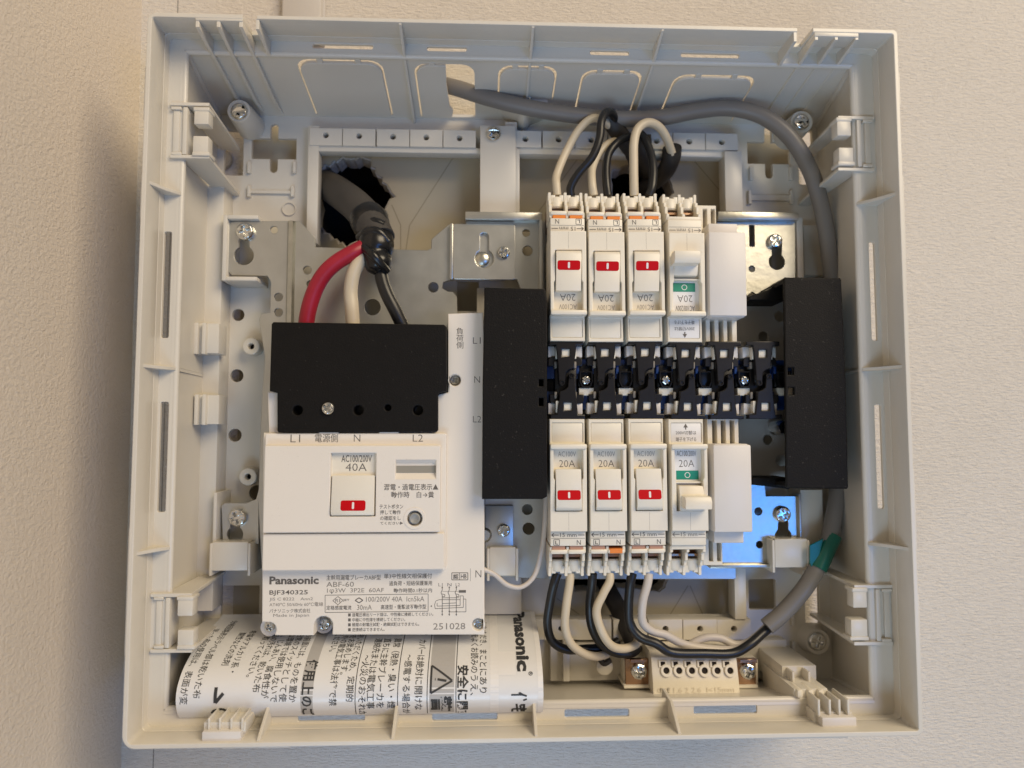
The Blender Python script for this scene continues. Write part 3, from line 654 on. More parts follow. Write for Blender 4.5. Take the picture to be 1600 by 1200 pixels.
# rocker switch
G().box(rk[0]-0.1, rk[1]+0.1, rk[3]-9.8, rk[3]+0.1, 51, 54.6, 0.1).obj('rating_plate', 'cream', mb)
zr0, zr1 = rk[2]+0.3, rk[3]-9.3
sl2 = lambda z: 56.2+(zr1-z)/(zr1-zr0)*2.2
G().plate([(zr1, 52), (zr1, 56.2), (zr0+2.0, sl2(zr0+2.0)), (zr0+0.4, 57.6), (zr0, 56.6), (zr0, 52)], rk[0]+0.5, rk[1]-0.5, b=0.3, T=lambda p: (p[2], p[0], p[1])).obj('rocker', 'cream', mb)
rm = RC(532, 782, 571, 798, 58)
G().plate(rrect(*rm, 0.9), 0, 0.12, b=0.03, T=lambda p: (p[0], p[1], sl2(p[1])+p[2])).obj('red_mark', 'red_mark', mb)
xc, zc = (rm[0]+rm[1])/2, (rm[2]+rm[3])/2
G().plate(rrect(xc-0.45, xc+0.45, zc-1.4, zc+1.4, 0.4), 0, 0.17, b=0.03, T=lambda p: (p[0], p[1], sl2(p[1])+p[2])).obj('on_mark', 'white_mark', mb)
# printing
for s_, r, dd in (('L1', (454, 679, 469, 691), 53.5), ('電源側', (492, 678, 528, 691), 53.5), ('N', (553, 679, 563, 690), 53.5), ('L2', (645, 679, 661, 690), 53.5),
                 ('L1', (739, 527, 751, 537), D0), ('N', (741, 588, 750, 598), D0), ('L2', (739, 650, 752, 660), D0), ('N', (743, 891, 752, 902), D0)):
    text_px(s_, *r, dd, 'ink', mb, -0.012 if s_ != '電源側' else 0)
for c_, v in zip('負荷側', (512, 523, 534)): text_px(c_, 713, v, 724, v+10.5, D0, 'ink', mb)
text_fit('AC100/200V', *RC(533.5, 711, 581, 722, 54.6), 54.66, 'ink', mb, 0.01)
text_fit('40A', *RC(540, 724, 573, 736, 54.6), 54.66, 'ink', mb, -0.008)
for s_, r in (('漏電・過電圧表示▲', (600, 756, 685, 766)), ('動作時　白→黄', (611, 768, 678, 778)), ('テストボタン', (593, 788, 630, 795)), ('押して動作', (594, 797, 626, 804)), ('の確認をし', (594, 806, 626, 813)), ('てください▶', (594, 815, 630, 820))):
    text_px(s_, *r, D2, 'ink', mb, 0.008)
for s_, r, b_ in (('Panasonic', (421, 900.5, 498, 913), 0.035), ('BJF340325', (421, 922, 481, 931), 0.012), ('JIS C 8222　Ann2', (421, 933.5, 489, 939.5), 0.0), ('AT40℃ 50/60Hz 60℃電線', (421, 941, 505, 947.5), 0.0),
                 ('パナソニック株式会社', (421, 951, 485, 957.5), 0.004), ('Made in Japan', (427, 959, 483, 965), 0.0),
                 ('主幹用漏電ブレーカABF型', (510, 898, 595, 906.5), 0.004), ('単3中性線欠相保護付', (600, 896, 675, 904), 0.006), ('ABF-60', (510, 909, 553, 917), 0.0), ('過負荷・短絡保護兼用', (608, 907.5, 675, 915), 0.006),
                 ('1φ3W  3P2E  60AF', (511, 919, 600, 927.5), 0.0), ('動作時間0.1秒以内', (615, 919, 675, 926), 0.006), ('100/200V 40A  Icn5kA', (572, 932, 663, 940), 0.0), ('定格感度電流', (510, 946, 549, 953), 0.008), ('30mA', (558, 945, 581, 953), 0.0),
                 ('高速型・衝撃波不動作型', (595, 944.5, 666, 952), 0.008), ('■ 過電圧検出リード線は、中性極に接続してください。', (544, 957, 677, 963), 0.008), ('■ 中極に中性線を接続してください。', (544, 965, 633, 971), 0.008),
                 ('■ 極間の耐電圧試験・絶縁試験はできません。', (544, 972.5, 655, 978.5), 0.008), ('■ 逆接続はできません。', (544, 980.5, 601, 986.5), 0.008), ('JET', (536, 936, 546, 940), 0.01)):
    text_px(s_, *r, D0, 'ink' if b_ > 0.003 else 'ink_light', mb, b_)
text_px('251028', 677, 973.5, 727, 983.5, D0, 'ink_light', mb)
for s_, u in (('L1', 688), ('N', 702), ('L2', 715)): text_px(s_, u-3, 911, u+3.5, 916, D0, 'ink_light', mb)
g = G()                                                # frames and the circuit diagram
def pl(pts, w=0.22):
    for a, b in zip(pts[:-1], pts[1:]): line_px(g, *a, *b, w, D0)
pl([(508, 930), (669, 928), (669, 955), (508, 957), (508, 930)]); pl([(706, 895), (731, 895), (731, 906), (706, 906), (706, 895)], 0.3); pl([(718, 895), (718, 906)])
pl([(520, 938.5), (528, 932), (536, 938), (528, 945), (520, 938.5)]); pl([(555, 938), (561, 934), (567, 938), (561, 942), (555, 938)], 0.4); pl([(735, 888), (735, 908)], 0.12)
for u in (691, 702, 713):
    pl([(u, 916), (u, 922), (u-2, 926), (u, 930), (u, 962)], 0.25)
pl([(691, 924), (720, 924)], 0.12); pl([(691, 928), (695, 929), (695, 932), (691, 932)]); pl([(713, 928), (717, 929), (717, 932), (713, 932)])
pl([(691, 934), (717, 934)]); pl([(691, 937), (719, 937)]); pl([(681, 939), (686, 937), (691, 937)]); pl([(681, 939), (679, 945), (680, 951), (724, 949), (724, 931), (719, 931), (719, 946), (683, 947), (683, 942)])
pl([(691, 943), (713, 942)]); pl([(728, 936), (728, 956), (702, 956)]); pl([(724, 936), (728, 936)])
flat_obj(g, 'circuit_diagram', 'ink', mb)
g = G()
for u, v in ((691, 918), (702, 918), (713, 918), (691, 955), (702, 955), (713, 955), (691, 960), (702, 960), (713, 960), (674, 947)):
    x, z = U(u, v, D0); g.add([(p[0], p[1], D0+0.07) for p in circ(x, z, 0.32, 8)], [tuple(range(8))])
x0, x1, z0, z1 = RC(717, 922, 728, 926, D0); g.add([(x0, z0, D0+.07), (x1, z0, D0+.07), (x1, z1, D0+.07), (x0, z1, D0+.07)], [(0, 1, 2, 3)])
flat_obj(g, 'diagram_dots', 'ink', mb)
text_px('認', 708, 897, 716.5, 904.5, D0, 'ink', mb, 0.02); text_px('HB', 720, 897, 729, 904, D0, 'ink', mb, 0.02); text_px('PS E', 524, 936, 532, 941, D0, 'ink', mb, 0.01)
# thin sense wire with its end at the breaker
tag(G().tube([(*U(752, 888, 47), 47), (*U(772, 897, 46), 46), (*U(793, 914, 45), 45), (*U(815, 917, 44), 44), (*U(835, 899, 43), 43), (*U(846, 862, 43), 43), (*U(851, 820, 43), 43), (*U(853, 770, 42), 42)], 1.05, 10).obj('sense_wire', 'pale_wire'),
    'thin white lead looping from the main breaker to the black cover', 'wire')

# ================================================================== branch breakers (own frame: bus end at z=0, wire end towards -z)
def make_breaker(kind):
    t = thing('branch_breaker', '-', 'breaker')
    red = kind == 'red'
    P = lambda g, n, m, par=t: g.obj(n, m, par)
    P(G().box(-7.7, 7.7, -47, 0.6, 24, 49, 0.3), 'lower_housing', 'cream')
    # bus-side cap with a thin frame
    P(G().plate(rect(-7.6, 7.6, -10.6, 0.4), 48.5, 51.2, [rrect(-6.6, 6.9, -9.8, -1.2, 0.5)], b=0.25), 'cap_frame', 'cream')
    P(G().box(-6.5, 6.8, -9.9, -1.3, 47, 50.9, 0.3), 'cap', 'cream' if red else 'label_white')
    # front frame round the switch
    P(G().plate([(-7.8, -10.4), (7.8, -10.4), (7.8, -47), (-7.8, -47)][::-1], 47, 56, [[(-6.3, -12.6), (-6.3, -24.5), (-5.75, -25.5), (-5.75, -38.6), (5.75, -38.6), (5.75, -25.5), (6.3, -24.5), (6.3, -12.6)]], b=0.35), 'front_frame', 'cream')
    P(G().box(-7.85, 7.85, -12.4, -10.2, 54, 57.2, 0.7), 'ridge', 'cream')
    P(G().box(-0.04, 0.04, -46.6, -39.2, 55.9, 56.03, 0), 'mould_line', 'ink_light')
    if red:
        P(G().box(-6.4, 6.4, -39, -12.4, 46, 51.6, 0.1), 'rating_plate', 'cream')
        s1 = lambda z: 55.6+(-20.9-z)/15.4*2.6
        P(G().plate([(-20.9, 50), (-20.9, 55.6), (-36.3, 58.2), (-37.9, 57.2), (-38.3, 55.6), (-38.3, 50)], -5.45, 5.45, b=0.35, T=lambda p: (p[2], p[0], p[1])), 'rocker', 'cream')
        P(G().plate(rrect(-4.9, 4.9, -33.6, -29.6, 0.9), 0, 0.12, b=0.03, T=lambda p: (p[0], p[1], s1(p[1])+p[2])), 'red_mark', 'red_mark')
        P(G().plate(rrect(-0.45, 0.45, -32.9, -30.3, 0.4), 0, 0.17, b=0.03, T=lambda p: (p[0], p[1], s1(p[1])+p[2])), 'on_mark', 'white_mark')
        text_fit('AC100V', -4.0, 3.7, -15.7, -13.5, 51.66, 'ink_light', t, -0.01); text_fit('20A', -3.5, 3.3, -20.2, -17.2, 51.66, 'ink', t, -0.012)
    else:
        P(G().box(-6.4, 6.4, -39, -12.4, 46, 51.6, 0.1), 'rating_plate', 'label_white')
        text_fit('AC100/200V', -4.3, 4.2, -15.6, -13.2, 51.66, 'ink', t); text_fit('20A', -3.4, 3.3, -20.2, -17.2, 51.66, 'ink', t, -0.012)
        P(G().plate(rect(-4.6, 5.1, -25.6, -21.8), 51.5, 51.8, b=0.05), 'green_mark', 'green_mark')
        P(G().plate(circ(0.2, -23.7, 1.25, 20), 51.6, 51.9, [circ(0.2, -23.7, 0.95, 20)], b=0.03), 'off_mark', 'white_mark')
        P(G().box(-6.2, 6.2, -27.1, -26.3, 50, 54, 0.2), 'stop_bar', 'cream')
        P(G().plate([(-27.6, 50), (-28.2, 55.5), (-32.0, 57.0), (-38.5, 57.0), (-38.5, 50)], -4.6, 5.9, b=0.3, T=lambda p: (p[2], p[0], p[1])), 'lever_base', 'cream')
        P(G().plate([(-31.8, 55), (-32.2, 62.0), (-34.0, 63.2), (-37.2, 62.6), (-37.4, 58.5), (-36.2, 55)], -3.9, 7.3, b=0.35, T=lambda p: (p[2], p[0], p[1])), 'lever', 'cream')
        g = G(); text_fit('200V切替は', -4.4, 4.6, -6.3, -4.6, 50.97, g=g); text_fit('端子を下げる', -4.4, 4.6, -9.2, -7.4, 50.97, g=g)
        g.add([(0, -1.5, 50.97), (-1.0, -3.2, 50.97), (1.0, -3.2, 50.97)], [(0, 1, 2)]); line(g, 0, -3.2, 0, -4.1, 0.5, 50.97); flat_obj(g, 'printed_text', 'ink', t)
    # strip-length print and L / N row
    P(G().box(-7.5, 7.5, -53.4, -46.6, 36, 53.2, 0.3), 'terminal_label', 'cream')
    ink = 'ink' if red else 'ink_light'
    g = G(); text_fit('15 mm', -3.4, 3.6, -49.6, -47.9, 53.26, g=g)
    for a in ((-7.2, -47.3, 7.2, -47.3), (-7.2, -50.2, 7.2, -50.2)): line(g, *a, 0.16, 53.26)
    line(g, -7.0, -48.8, -4.0, -48.8, 0.3, 53.26); line(g, 4.2, -48.8, 7.0, -48.8, 0.3, 53.26)
    line(g, -7.0, -48.8, -6.0, -48.0, 0.3, 53.26); line(g, -7.0, -48.8, -6.0, -49.6, 0.3, 53.26)
    flat_obj(g, 'printed_text', ink, t)
    if red:
        g = G(); text_fit('N', 3.7, 5.4, -52.9, -50.9, 53.26, g=g); text_fit('L', -5.5, -4.3, -52.7, -51.2, 53.26, bold=0.02, g=g)
        for a in ((-6.1, -50.7, -3.7, -50.7), (-6.1, -53.1, -3.7, -53.1), (-6.1, -50.7, -6.1, -53.1), (-3.7, -50.7, -3.7, -53.1)): line(g, *a, 0.25, 53.26)
        flat_obj(g, 'printed_text', 'ink', t)
        for x in (-3.9, 3.6): P(G().box(x-2.8, x+2.8, -55.2, -53.2, 44, 52.2, 0.2), 'release_tab', 'orange')
        for x in (-3.75, 3.75): P(G().box(x-3.6, x+3.6, -57.0, -55.0, 46, 52.6, 0.7), 'release_bar', 'cream')
    else:
        P(G().box(-7.3, 7.3, -55.4, -53.2, 44, 52.0, 0.4), 'release_bar', 'cream')
    P(G().box(-7.2, 7.2, -64, -54, 24, 40, 0.2), 'terminal_floor', 'tab_brown')
    for x in (-3.75, 3.75):
        P(G().box(x-2.7, x+2.7, -59.6, -58.3, 38, 44.5, 0.2), 'clamp_spring', 'copper' if not red else 'tab_brown')
        P(G().lathe(x, 42.2, [(2.8, -60.6), (3.3, -61.2), (3.1, -65.2), (2.6, -65.8)], 20, axis='z'), 'wire_guide', 'cream')
    for x in (-7.1, 0.0, 7.1):
        P(G().plate([(-54, 36), (-54, 51.6), (-56.5, 51.6), (-57.5, 49.2), (-60.5, 49.0), (-61.2, 47.2), (-63.2, 47.0), (-63.6, 45), (-67.6, 45), (-67.8, 40), (-66, 36)], x-0.65, x+0.65, b=0.2, T=lambda p: (p[2], p[0], p[1])), 'divider', 'cream')
    for x in (-5.4, -1.6, 1.6, 5.4): P(G().box(x-1.0, x+1.0, -66.6, -63.4, 37, 44.6, 0.3), 'end_wall', 'cream')
    return t
XB = [17.1, 34.1, 51.3, 68.9]
ZB, ZT = -19.7, 15.0
ordn = ['first', 'second', 'third']
b0 = make_breaker('red'); b0['group'] = 'branch breakers switched on'
for i in range(3):
    lab = '%s 20A branch breaker from the left in the lower row, red rocker on' % ordn[i]
    if i == 0: b0.location = W(XB[0], ZB, 0); b0['label'] = lab
    else: dup(b0, (XB[i], ZB, 0), 0, lab)
    dup(b0, (XB[i]+0.3, ZT, 0), math.pi, '%s 20A branch breaker from the left in the upper row, red rocker on' % ordn[i])
for o in [c for r in COL.objects if r.name.startswith('branch_breaker') and r.parent is None and abs(r.rotation_euler.y) < 0.1 for c in r.children if c.name.startswith('release_tab')]:
    hot = o.parent is not None and abs(o.parent.location.x-XB[1]*S) < 1e-3 and o.data.vertices[0].co.x > 0
    o.material_slots[0].link = 'OBJECT'; o.material_slots[0].material = MATS['orange' if hot else 'tab_pink']
    if hot: o.location = W(0, -1.6, 0.5)
g0 = make_breaker('green'); g0['group'] = 'branch breakers switched off'; g0.location = W(XB[3], ZB, 0)
g0['label'] = 'lower spare breaker with green off mark and raised lever, no wires'
dup(g0, (XB[3]+0.3, ZT, 0), math.pi, 'upper spare breaker with green off mark and raised lever, no wires')

# blank covers
def make_blank():
    t = thing('blank_cover', '-', 'blank cover', 'blank covers in the breaker rows')
    G().box(-8.1, 8.3, -47.6, -10.6, 25, 56.5, 0.7).obj('cover', 'blank_white', t)
    G().box(-6.5, 6.5, -53.0, -47, 25, 50.5, 0.4).obj('cover_foot', 'blank_white', t)
    G().box(-7.4, 7.3, -12.4, -10.2, 40, 55.6, 0.5).obj('cover_lip', 'blank_white', t)
    fr = G().plate(rect(-7.2, 6.8, -13, 0.6), 36, 46, [rect(-5.0, -2.9, -10.5, 0.0), rect(-1.1, 1.0, -10.5, 0.0), rect(2.9, 4.9, -10.5, 0.0)], b=0.2).obj('slotted_frame', 'cream', t)
    G().plate(rect(-8.6, 0.2, -64.2, -50), 34, 41, [rect(-5.9, -4.0, -62.5, -52), rect(-2.2, -0.4+0.0, -62.5, -52)], b=0.2).obj('slotted_foot', 'cream', t)
    return t
q = make_blank(); q.location = W(87.2, ZB, 0); q['label'] = 'blank white cover filling the last place of the lower breaker row'
q2 = dup(q, (86.9, ZT-0.4, 0), math.pi, 'blank white cover filling the last place of the upper breaker row')
for c in list(q2.children):                                   # the upper one shows its slotted foot on the left too
    if c.name.startswith('slotted_foot'): c.scale.x = -1

# ================================================================== bus bars and latch clips between the rows
bus = thing('bus_bar_block', 'dark bus bar block with strips coloured for blue reflected light, running between the two breaker rows', 'bus bar')
bx('bus_strip', 853, 562, 1232, 592, 24, 42, 'bus_blue_sheen', bus, 0.3)
bx('bus_strip', 853, 612, 1232, 640, 24, 42, 'bus_blue_sheen', bus, 0.3)
bx('bus_core', 853, 588, 1232, 616, 24, 38, 'black_gloss', bus, 0.3)
UC = [886, 947.5, 1010, 1073, 1134, 1195]
for i in range(6):
    um = (UC[i]+UC[i+1])/2 if i < 5 else 1226
    w0 = bx('bus_holder', um-12, 606, um+12, 618, 36, 45.2, 'cream', bus, 0.3)
    x, z = U(um-1, 592, 46)
    G().plate([(x-2.9, z+3.4), (x+2.9, z+3.4), (x+3.1, z-1.2), (x+1.9, z-3.8), (x-1.9, z-3.8), (x-3.1, z-1.2)][::-1], 40, 46.4, [[(x-2.2, z+2.8), (x+2.2, z+2.8), (x+2.4, z-1.0), (x+1.4, z-3.2), (x-1.4, z-3.2), (x-2.4, z-1.0)]], b=0.2).obj('screw_well', 'black_gloss', bus)
    G().box(x-3.3, x+3.3, z-3.4, z+6.2, 37, 43.6, 0.4).obj('well_block', 'black_gloss', bus)
    G().box(x-4.2, x-2.9, z+2.4, z+6.5, 37, 45, 0.3).obj('well_rib', 'bus_blue_sheen', bus); G().box(x+2.9, x+4.2, z+2.4, z+6.5, 37, 45, 0.3).obj('well_rib', 'bus_blue_sheen', bus)
    if i in (0, 2, 4): screw(bus, um-0.5, 594, 44.2, 7.2, 1.4)
# one clip = an upper and a lower latch, each with its pin, and the shoulders behind (measured on the first column, mm about its centre)
def c8(u, v): return ((u-375)/8/3.63, -(v-577)/8/3.63)
up = [c8(*p) for p in ((150, 80), (585, 80), (585, 135), (500, 140), (488, 250), (470, 350), (465, 430), (400, 452), (364, 485), (352, 600), (332, 648), (292, 648), (270, 600), (262, 400), (245, 220), (235, 135), (150, 135))]
uh = [c8(*p) for p in ((315, 190), (413, 190), (413, 285), (315, 285))]
rot = lambda L: [(-x, -z) for x, z in L]
clip = thing('latch_clip', '-', 'latch clip', 'black latch clips along the bus bars')
G().plate(up[::-1], 46.5, 50.5, [uh], b=0.4).obj('upper_latch', 'black_gloss', clip)
G().plate(rot(up)[::-1], 46.5, 50.5, [rot(uh)], b=0.4).obj('lower_latch', 'black_gloss', clip)
for p in ((310, 618), (430, 530)):
    x, z = c8(*p); G().plate(circ(x, z, 1.25, 18), 47, 51.2, [circ(x, z, 0.65, 12)], b=0.2).obj('pin', 'black_gloss', clip)
for s_ in (1, -1):
    a = [c8(*p) for p in ((148, 395), (148, 315), (165, 287), (195, 275), (245, 275), (262, 395))]; a2 = [c8(*p) for p in ((470, 395), (485, 275), (535, 275), (568, 287), (583, 315), (583, 395))]
    for L in (a, a2): G().plate(L[::-1] if s_ == 1 else rot(L)[::-1], 41, 46.8, b=0.3).obj('shoulder', 'black_gloss', clip)
    for q in ((240, 385), (490, 385)):
        x, z = c8(*q); G().box(x-0.6, x+0.6, (z-1.5)*s_, (z+1.6)*s_, 42, 47.6, 0.4).obj('guide_post', 'ink_light', clip)
    G().box(*(c8(235, 0)[0], c8(500, 0)[0]), c8(0, 150)[1]*s_, c8(0, 310)[1]*s_, 38, 49.3, 0.3).obj('tongue', 'cream', clip)
    for q in ((148, 236), (494, 588)): G().box(c8(q[0], 0)[0], c8(q[1], 0)[0], c8(0, 140)[1]*s_, c8(0, 285)[1]*s_, 40, 46.0, 0.4).obj('side_lug', 'blank_white', clip)
G().box(c8(236, 0)[0], c8(512, 0)[0], c8(0, 800)[1], c8(0, 360)[1], 38, 45.6, 0.3).obj('clip_backing', 'black_gloss', clip)
words = ['first', 'second', 'third', 'fourth', 'fifth', 'sixth']
for i in range(6):
    x, z = U(UC[i], 593, 50.5); lab = '%s black latch clip from the left between the breaker rows' % words[i]
    if i == 0: clip.location = W(x, z, 0); clip['label'] = lab
    else: dup(clip, (x, z, 0), 0, lab)

# ================================================================== black bus covers left and right of the breakers
lc = thing('bus_cover', 'tall black plastic cover between the main breaker and the breakers', 'cover')
ol = PX([(757, 449), (852, 451), (855, 470), (855, 776), (848, 780), (753, 780), (754, 600)], 58.5)
nx, nz = U(846, 598, 58.5); nx2, nz2 = U(846, 628, 58.5)
G().plate(ol, 30, 58.5, [rect(nx-1, nx+0.8, nz-1.4, nz+1.4), rect(nx2-1, nx2+0.8, nz2-1.6, nz2+1.6)], b=0.6).obj('cover_shell', 'black', lc)
rc = thing('bus_cover', 'tall black plastic cover at the right end beside the grey cable', 'cover')
ol = PX([(1225, 435), (1227, 433), (1313, 434), (1315, 437), (1322, 600), (1326, 762), (1324, 764), (1231, 763), (1229, 760)], 56)
q1, q2 = U(1236, 580, 56), U(1237, 611, 56)
G().plate(ol, 54.0, 56, [rect(q1[0]-1.2, q1[0]+1.2, q1[1]-1.5, q1[1]+1.5), rect(q2[0]-1.2, q2[0]+1.2, q2[1]-1.5, q2[1]+1.5)], b=0.6).obj('cover_face', 'black', rc)
G().plate([(ol[3][0]-0.3, ol[3][1]), (ol[4][0]-0.3, ol[4][1]), (ol[5][0]-0.3, ol[5][1]), (ol[5][0]-2, ol[5][1]), (ol[4][0]-2, ol[4][1]), (ol[3][0]-2, ol[3][1])], 26, 54.4, b=0.2).obj('cover_side', 'black', rc)
G().box(ol[1][0]+0.5, ol[2][0]-1, ol[1][1]-2.2, ol[1][1]-0.3, 26, 54.4, 0.2).obj('cover_top', 'black', rc)
G().box(ol[7][0]+0.5, ol[6][0]-1, ol[7][1]+0.3, ol[7][1]+2.2, 26, 54.4, 0.2).obj('cover_bottom', 'black', rc)
G().plate(PX([(1168, 464), (1196, 455), (1226, 434), (1226, 470), (1168, 470)], 40), 25, 42, b=0.4).obj('cover_wing', 'black', rc)
G().plate(PX([(1173, 746), (1230, 746), (1230, 764), (1200, 760), (1173, 757)], 40), 25, 42, b=0.4).obj('cover_wing', 'black', rc)
G().lathe(*U(1226, 668, 34), [(3.6, 24), (3.6, 34), (3.0, 35)], 24).obj('cover_stud', 'screw_metal', rc)

# ================================================================== wires and cables: (u, v, d) along each run
def run(name, pts, r, m, label, cat='wire', group=None, n=14, flat=1.0, parent=None, rfun=None):
    P = [(*U(u, v, d), d) for u, v, d in pts]
    if r < 2.5: P = [P[0]]+[tuple(c+random.uniform(-0.32, 0.32) for c in p) for p in P[1:-1]]+[P[-1]]
    o = G().tube(P, r, n, flat=flat, rfun=rfun).obj(name, m, parent)
    if parent is None: tag(o, label, cat, group)
    return o
GT, GB = 'wires at the upper breakers', 'wires at the lower breakers'
RW = 1.88
run('insulated_wire', [(871, 306, 42), (869, 290, 42), (870, 272, 40), (884, 238, 37), (903, 203, 37), (923, 186, 37), (940, 187, 35), (953, 197, 30), (964, 208, 24)], RW, 'white_wire', 'white wire arching from the first upper breaker', group=GT)
run('insulated_wire', [(892, 306, 42), (893, 292, 43), (904, 272, 44), (925, 245, 45), (936, 218, 46), (940, 190, 45), (948, 174, 42), (957, 180, 36), (962, 195, 30)], RW, 'black_wire', 'black wire from the first upper breaker, bent over at the top', group=GT)
run('insulated_wire', [(928, 306, 42), (926, 288, 42), (925, 262, 39), (935, 240, 36), (950, 225, 32), (968, 222, 24), (985, 235, 14)], RW, 'white_wire', 'white wire bent low from the second upper breaker', group=GT)
run('insulated_wire', [(950, 306, 42), (947, 288, 42), (947, 262, 40), (953, 238, 38), (968, 220, 36), (985, 214, 30), (1000, 225, 20)], RW, 'black_wire', 'black wire arching from the second upper breaker', group=GT)
run('insulated_wire', [(991, 306, 42), (990, 290, 43), (991, 255, 44), (991, 222, 44), (997, 200, 43), (1012, 191, 41), (1030, 199, 38), (1042, 217, 34), (1050, 240, 28)], RW*1.08, 'white_wire', 'white wire looping high from the third upper breaker', group=GT)
run('insulated_wire', [(1014, 306, 42), (1018, 290, 42), (1020, 262, 40), (1016, 235, 37), (1006, 214, 34), (998, 208, 28)], RW*1.05, 'black_wire', 'black wire rising straight from the third upper breaker', group=GT)
run('cable_sheath', [(947, 178, 33), (965, 205, 28), (985, 232, 20), (1000, 262, 4), (1004, 285, -25)], 4.2, 'dark_sheath', 'dark cable sheath tilted behind the first upper wires', 'cable', 'dark sheaths behind the upper wires', flat=0.75)
run('cable_sheath', [(1050, 232, 27), (1048, 250, 22), (1036, 272, 12), (1010, 292, -4), (995, 300, -30)], 5.4, 'dark_sheath', 'dark cable sheath hooked at the right of the upper wires', 'cable', 'dark sheaths behind the upper wires', flat=0.8)
run('cable_sheath', [(1003, 212, 24), (1006, 240, 20), (1014, 270, 6), (1016, 290, -25)], 4.6, 'dark_sheath', 'dark cable sheath in the middle behind the upper wires', 'cable', 'dark sheaths behind the upper wires', flat=0.8)
run('insulated_wire', [(871, 896, 42), (866, 912, 42), (858, 945, 40), (856, 975, 38), (864, 1002, 36), (885, 1016, 34), (915, 1015, 31), (945, 1010, 28), (965, 1002, 24)], RW*1.05, 'black_wire', 'black wire from the first lower breaker, bent right below', group=GB)
run('insulated_wire', [(891, 896, 42), (890, 912, 43), (885, 945, 43), (884, 980, 42), (893, 1005, 40), (910, 1020, 37), (930, 1026, 34), (948, 1022, 30)], RW, 'white_wire', 'white wire from the first lower breaker curving down right', group=GB)
run('insulated_wire', [(926, 896, 42), (925, 912, 41), (922, 945, 38), (925, 978, 36), (937, 1004, 34), (960, 1019, 32), (985, 1021, 30), (998, 1012, 26)], RW*1.05, 'black_wire', 'black wire with green fleck from the second lower breaker', group=GB)
run('insulated_wire', [(953, 896, 42), (952, 910, 43), (942, 928, 44), (933, 955, 44), (940, 988, 43), (955, 1009, 41), (975, 1014, 38), (993, 1007, 34), (997, 998, 30)], RW, 'white_wire', 'white wire bowing left then right under the second lower breaker', group=GB)
run('insulated_wire', [(988, 896, 42), (986, 912, 42), (983, 945, 40), (985, 975, 39), (1000, 995, 40), (1025, 1006, 41), (1050, 1019, 41), (1100, 1022, 40), (1145, 1020, 39), (1172, 1007, 38), (1190, 990, 36), (1212, 972, 34)], RW*1.1, 'black_wire', 'black wire running from the third lower breaker to the grey cable', group=GB)
run('insulated_wire', [(1014, 896, 42), (1012, 912, 43), (1003, 940, 42), (1003, 970, 40), (1018, 987, 38), (1040, 991, 36), (1062, 1004, 35), (1080, 1011, 34), (1110, 1014, 33), (1150, 1014, 33), (1180, 1000, 33), (1205, 975, 32)], RW, 'pale_wire', 'pale wire wavering from the third lower breaker to the grey cable', group=GB)
run('insulated_wire', [(1072, 1012, 30), (1086, 1003, 30), (1105, 996, 30), (1125, 996, 30), (1148, 1006, 31), (1172, 1003, 31), (1200, 978, 31)], RW*0.95, 'pale_wire', 'pale spare wire humped above the terminal block', group=GB)
run('cable_sheath', [(940, 900, -25), (952, 925, 4), (968, 955, 14), (982, 985, 22), (992, 1008, 26)], 4.4, 'dark_sheath', 'dark flat cable sheath coming down behind the lower wires', 'cable', flat=0.7)
# small torn ends of sheath by the peg
run('sheath_end', [(936, 1028, 26), (944, 1036, 27), (954, 1031, 28)], 1.3, 'dark_sheath', 'small torn black sheath end on the round peg', 'cable end')
# grey cable round the upper right corner
gc = thing('grey_cable', 'thick grey sheathed cable curving round the right side of the box', 'cable')
run('sheath', [(690, 132, 24), (715, 138, 30), (760, 152, 33), (820, 167, 34), (890, 179, 33), (960, 185, 31), (1030, 184, 31), (1090, 173, 33), (1140, 169, 35), (1190, 181, 37), (1232, 212, 38), (1262, 258, 37), (1279, 305, 35), (1290, 355, 33), (1297, 410, 31), (1306, 480, 28), (1318, 560, 26), (1319, 650, 26), (1313, 730, 28), (1304, 800, 31), (1290, 858, 34), (1262, 912, 36), (1226, 955, 36), (1198, 979, 36)], 3.75, 'grey_sheath', None, parent=gc, n=20)
run('green_tape', [(1301, 836, 33), (1291, 858, 34), (1277, 889, 35.5)], 4.15, 'tape_green', None, parent=gc, n=20)
x, z = U(1278, 868, 38); G().plate(PX([(1268, 853), (1290, 842), (1283, 870), (1272, 890), (1268, 880)], 39), 36.5, 37.2, b=0.2).obj('tape_flap', 'tape_green', gc)
# incoming main cable
mc = thing('incoming_cable', 'thick dark incoming cable taped and split into red, white and black wires', 'cable')
run('sheath', [(478, 268, -45), (505, 285, -10), (535, 305, 14), (560, 325, 26), (580, 350, 34), (592, 378, 38)], 8.2, 'dark_sheath', None, parent=mc, n=24, sub=10) if False else None
G().tube([(*U(u, v, d), d) for u, v, d in ((478, 268, -45), (505, 285, -10), (535, 305, 14), (560, 325, 26), (580, 350, 34), (592, 375, 38))], 7.6, 24, 10).obj('sheath', 'main_sheath', mc)
G().tube([(*U(u, v, d), d) for u, v, d in ((572, 338, 30), (583, 356, 34), (588, 378, 38), (586, 398, 40), (592, 412, 41), (598, 424, 41))], 8.3, 24, 10, rfun=lambda t: 1.0+0.06*math.sin(t*17)-0.45*t*t).obj('black_tape', 'tape_black', mc)
run('tape_wrap', [(562, 372, 38), (575, 362, 43), (592, 362, 44), (606, 378, 42)], 2.2, 'tape_black', None, parent=mc)
run('tape_wrap', [(565, 384, 42), (580, 396, 47), (594, 410, 46), (604, 424, 42)], 2.0, 'tape_black', None, parent=mc)
run('tape_wrap', [(570, 350, 38), (585, 346, 41), (600, 352, 41)], 2.0, 'tape_black', None, parent=mc)
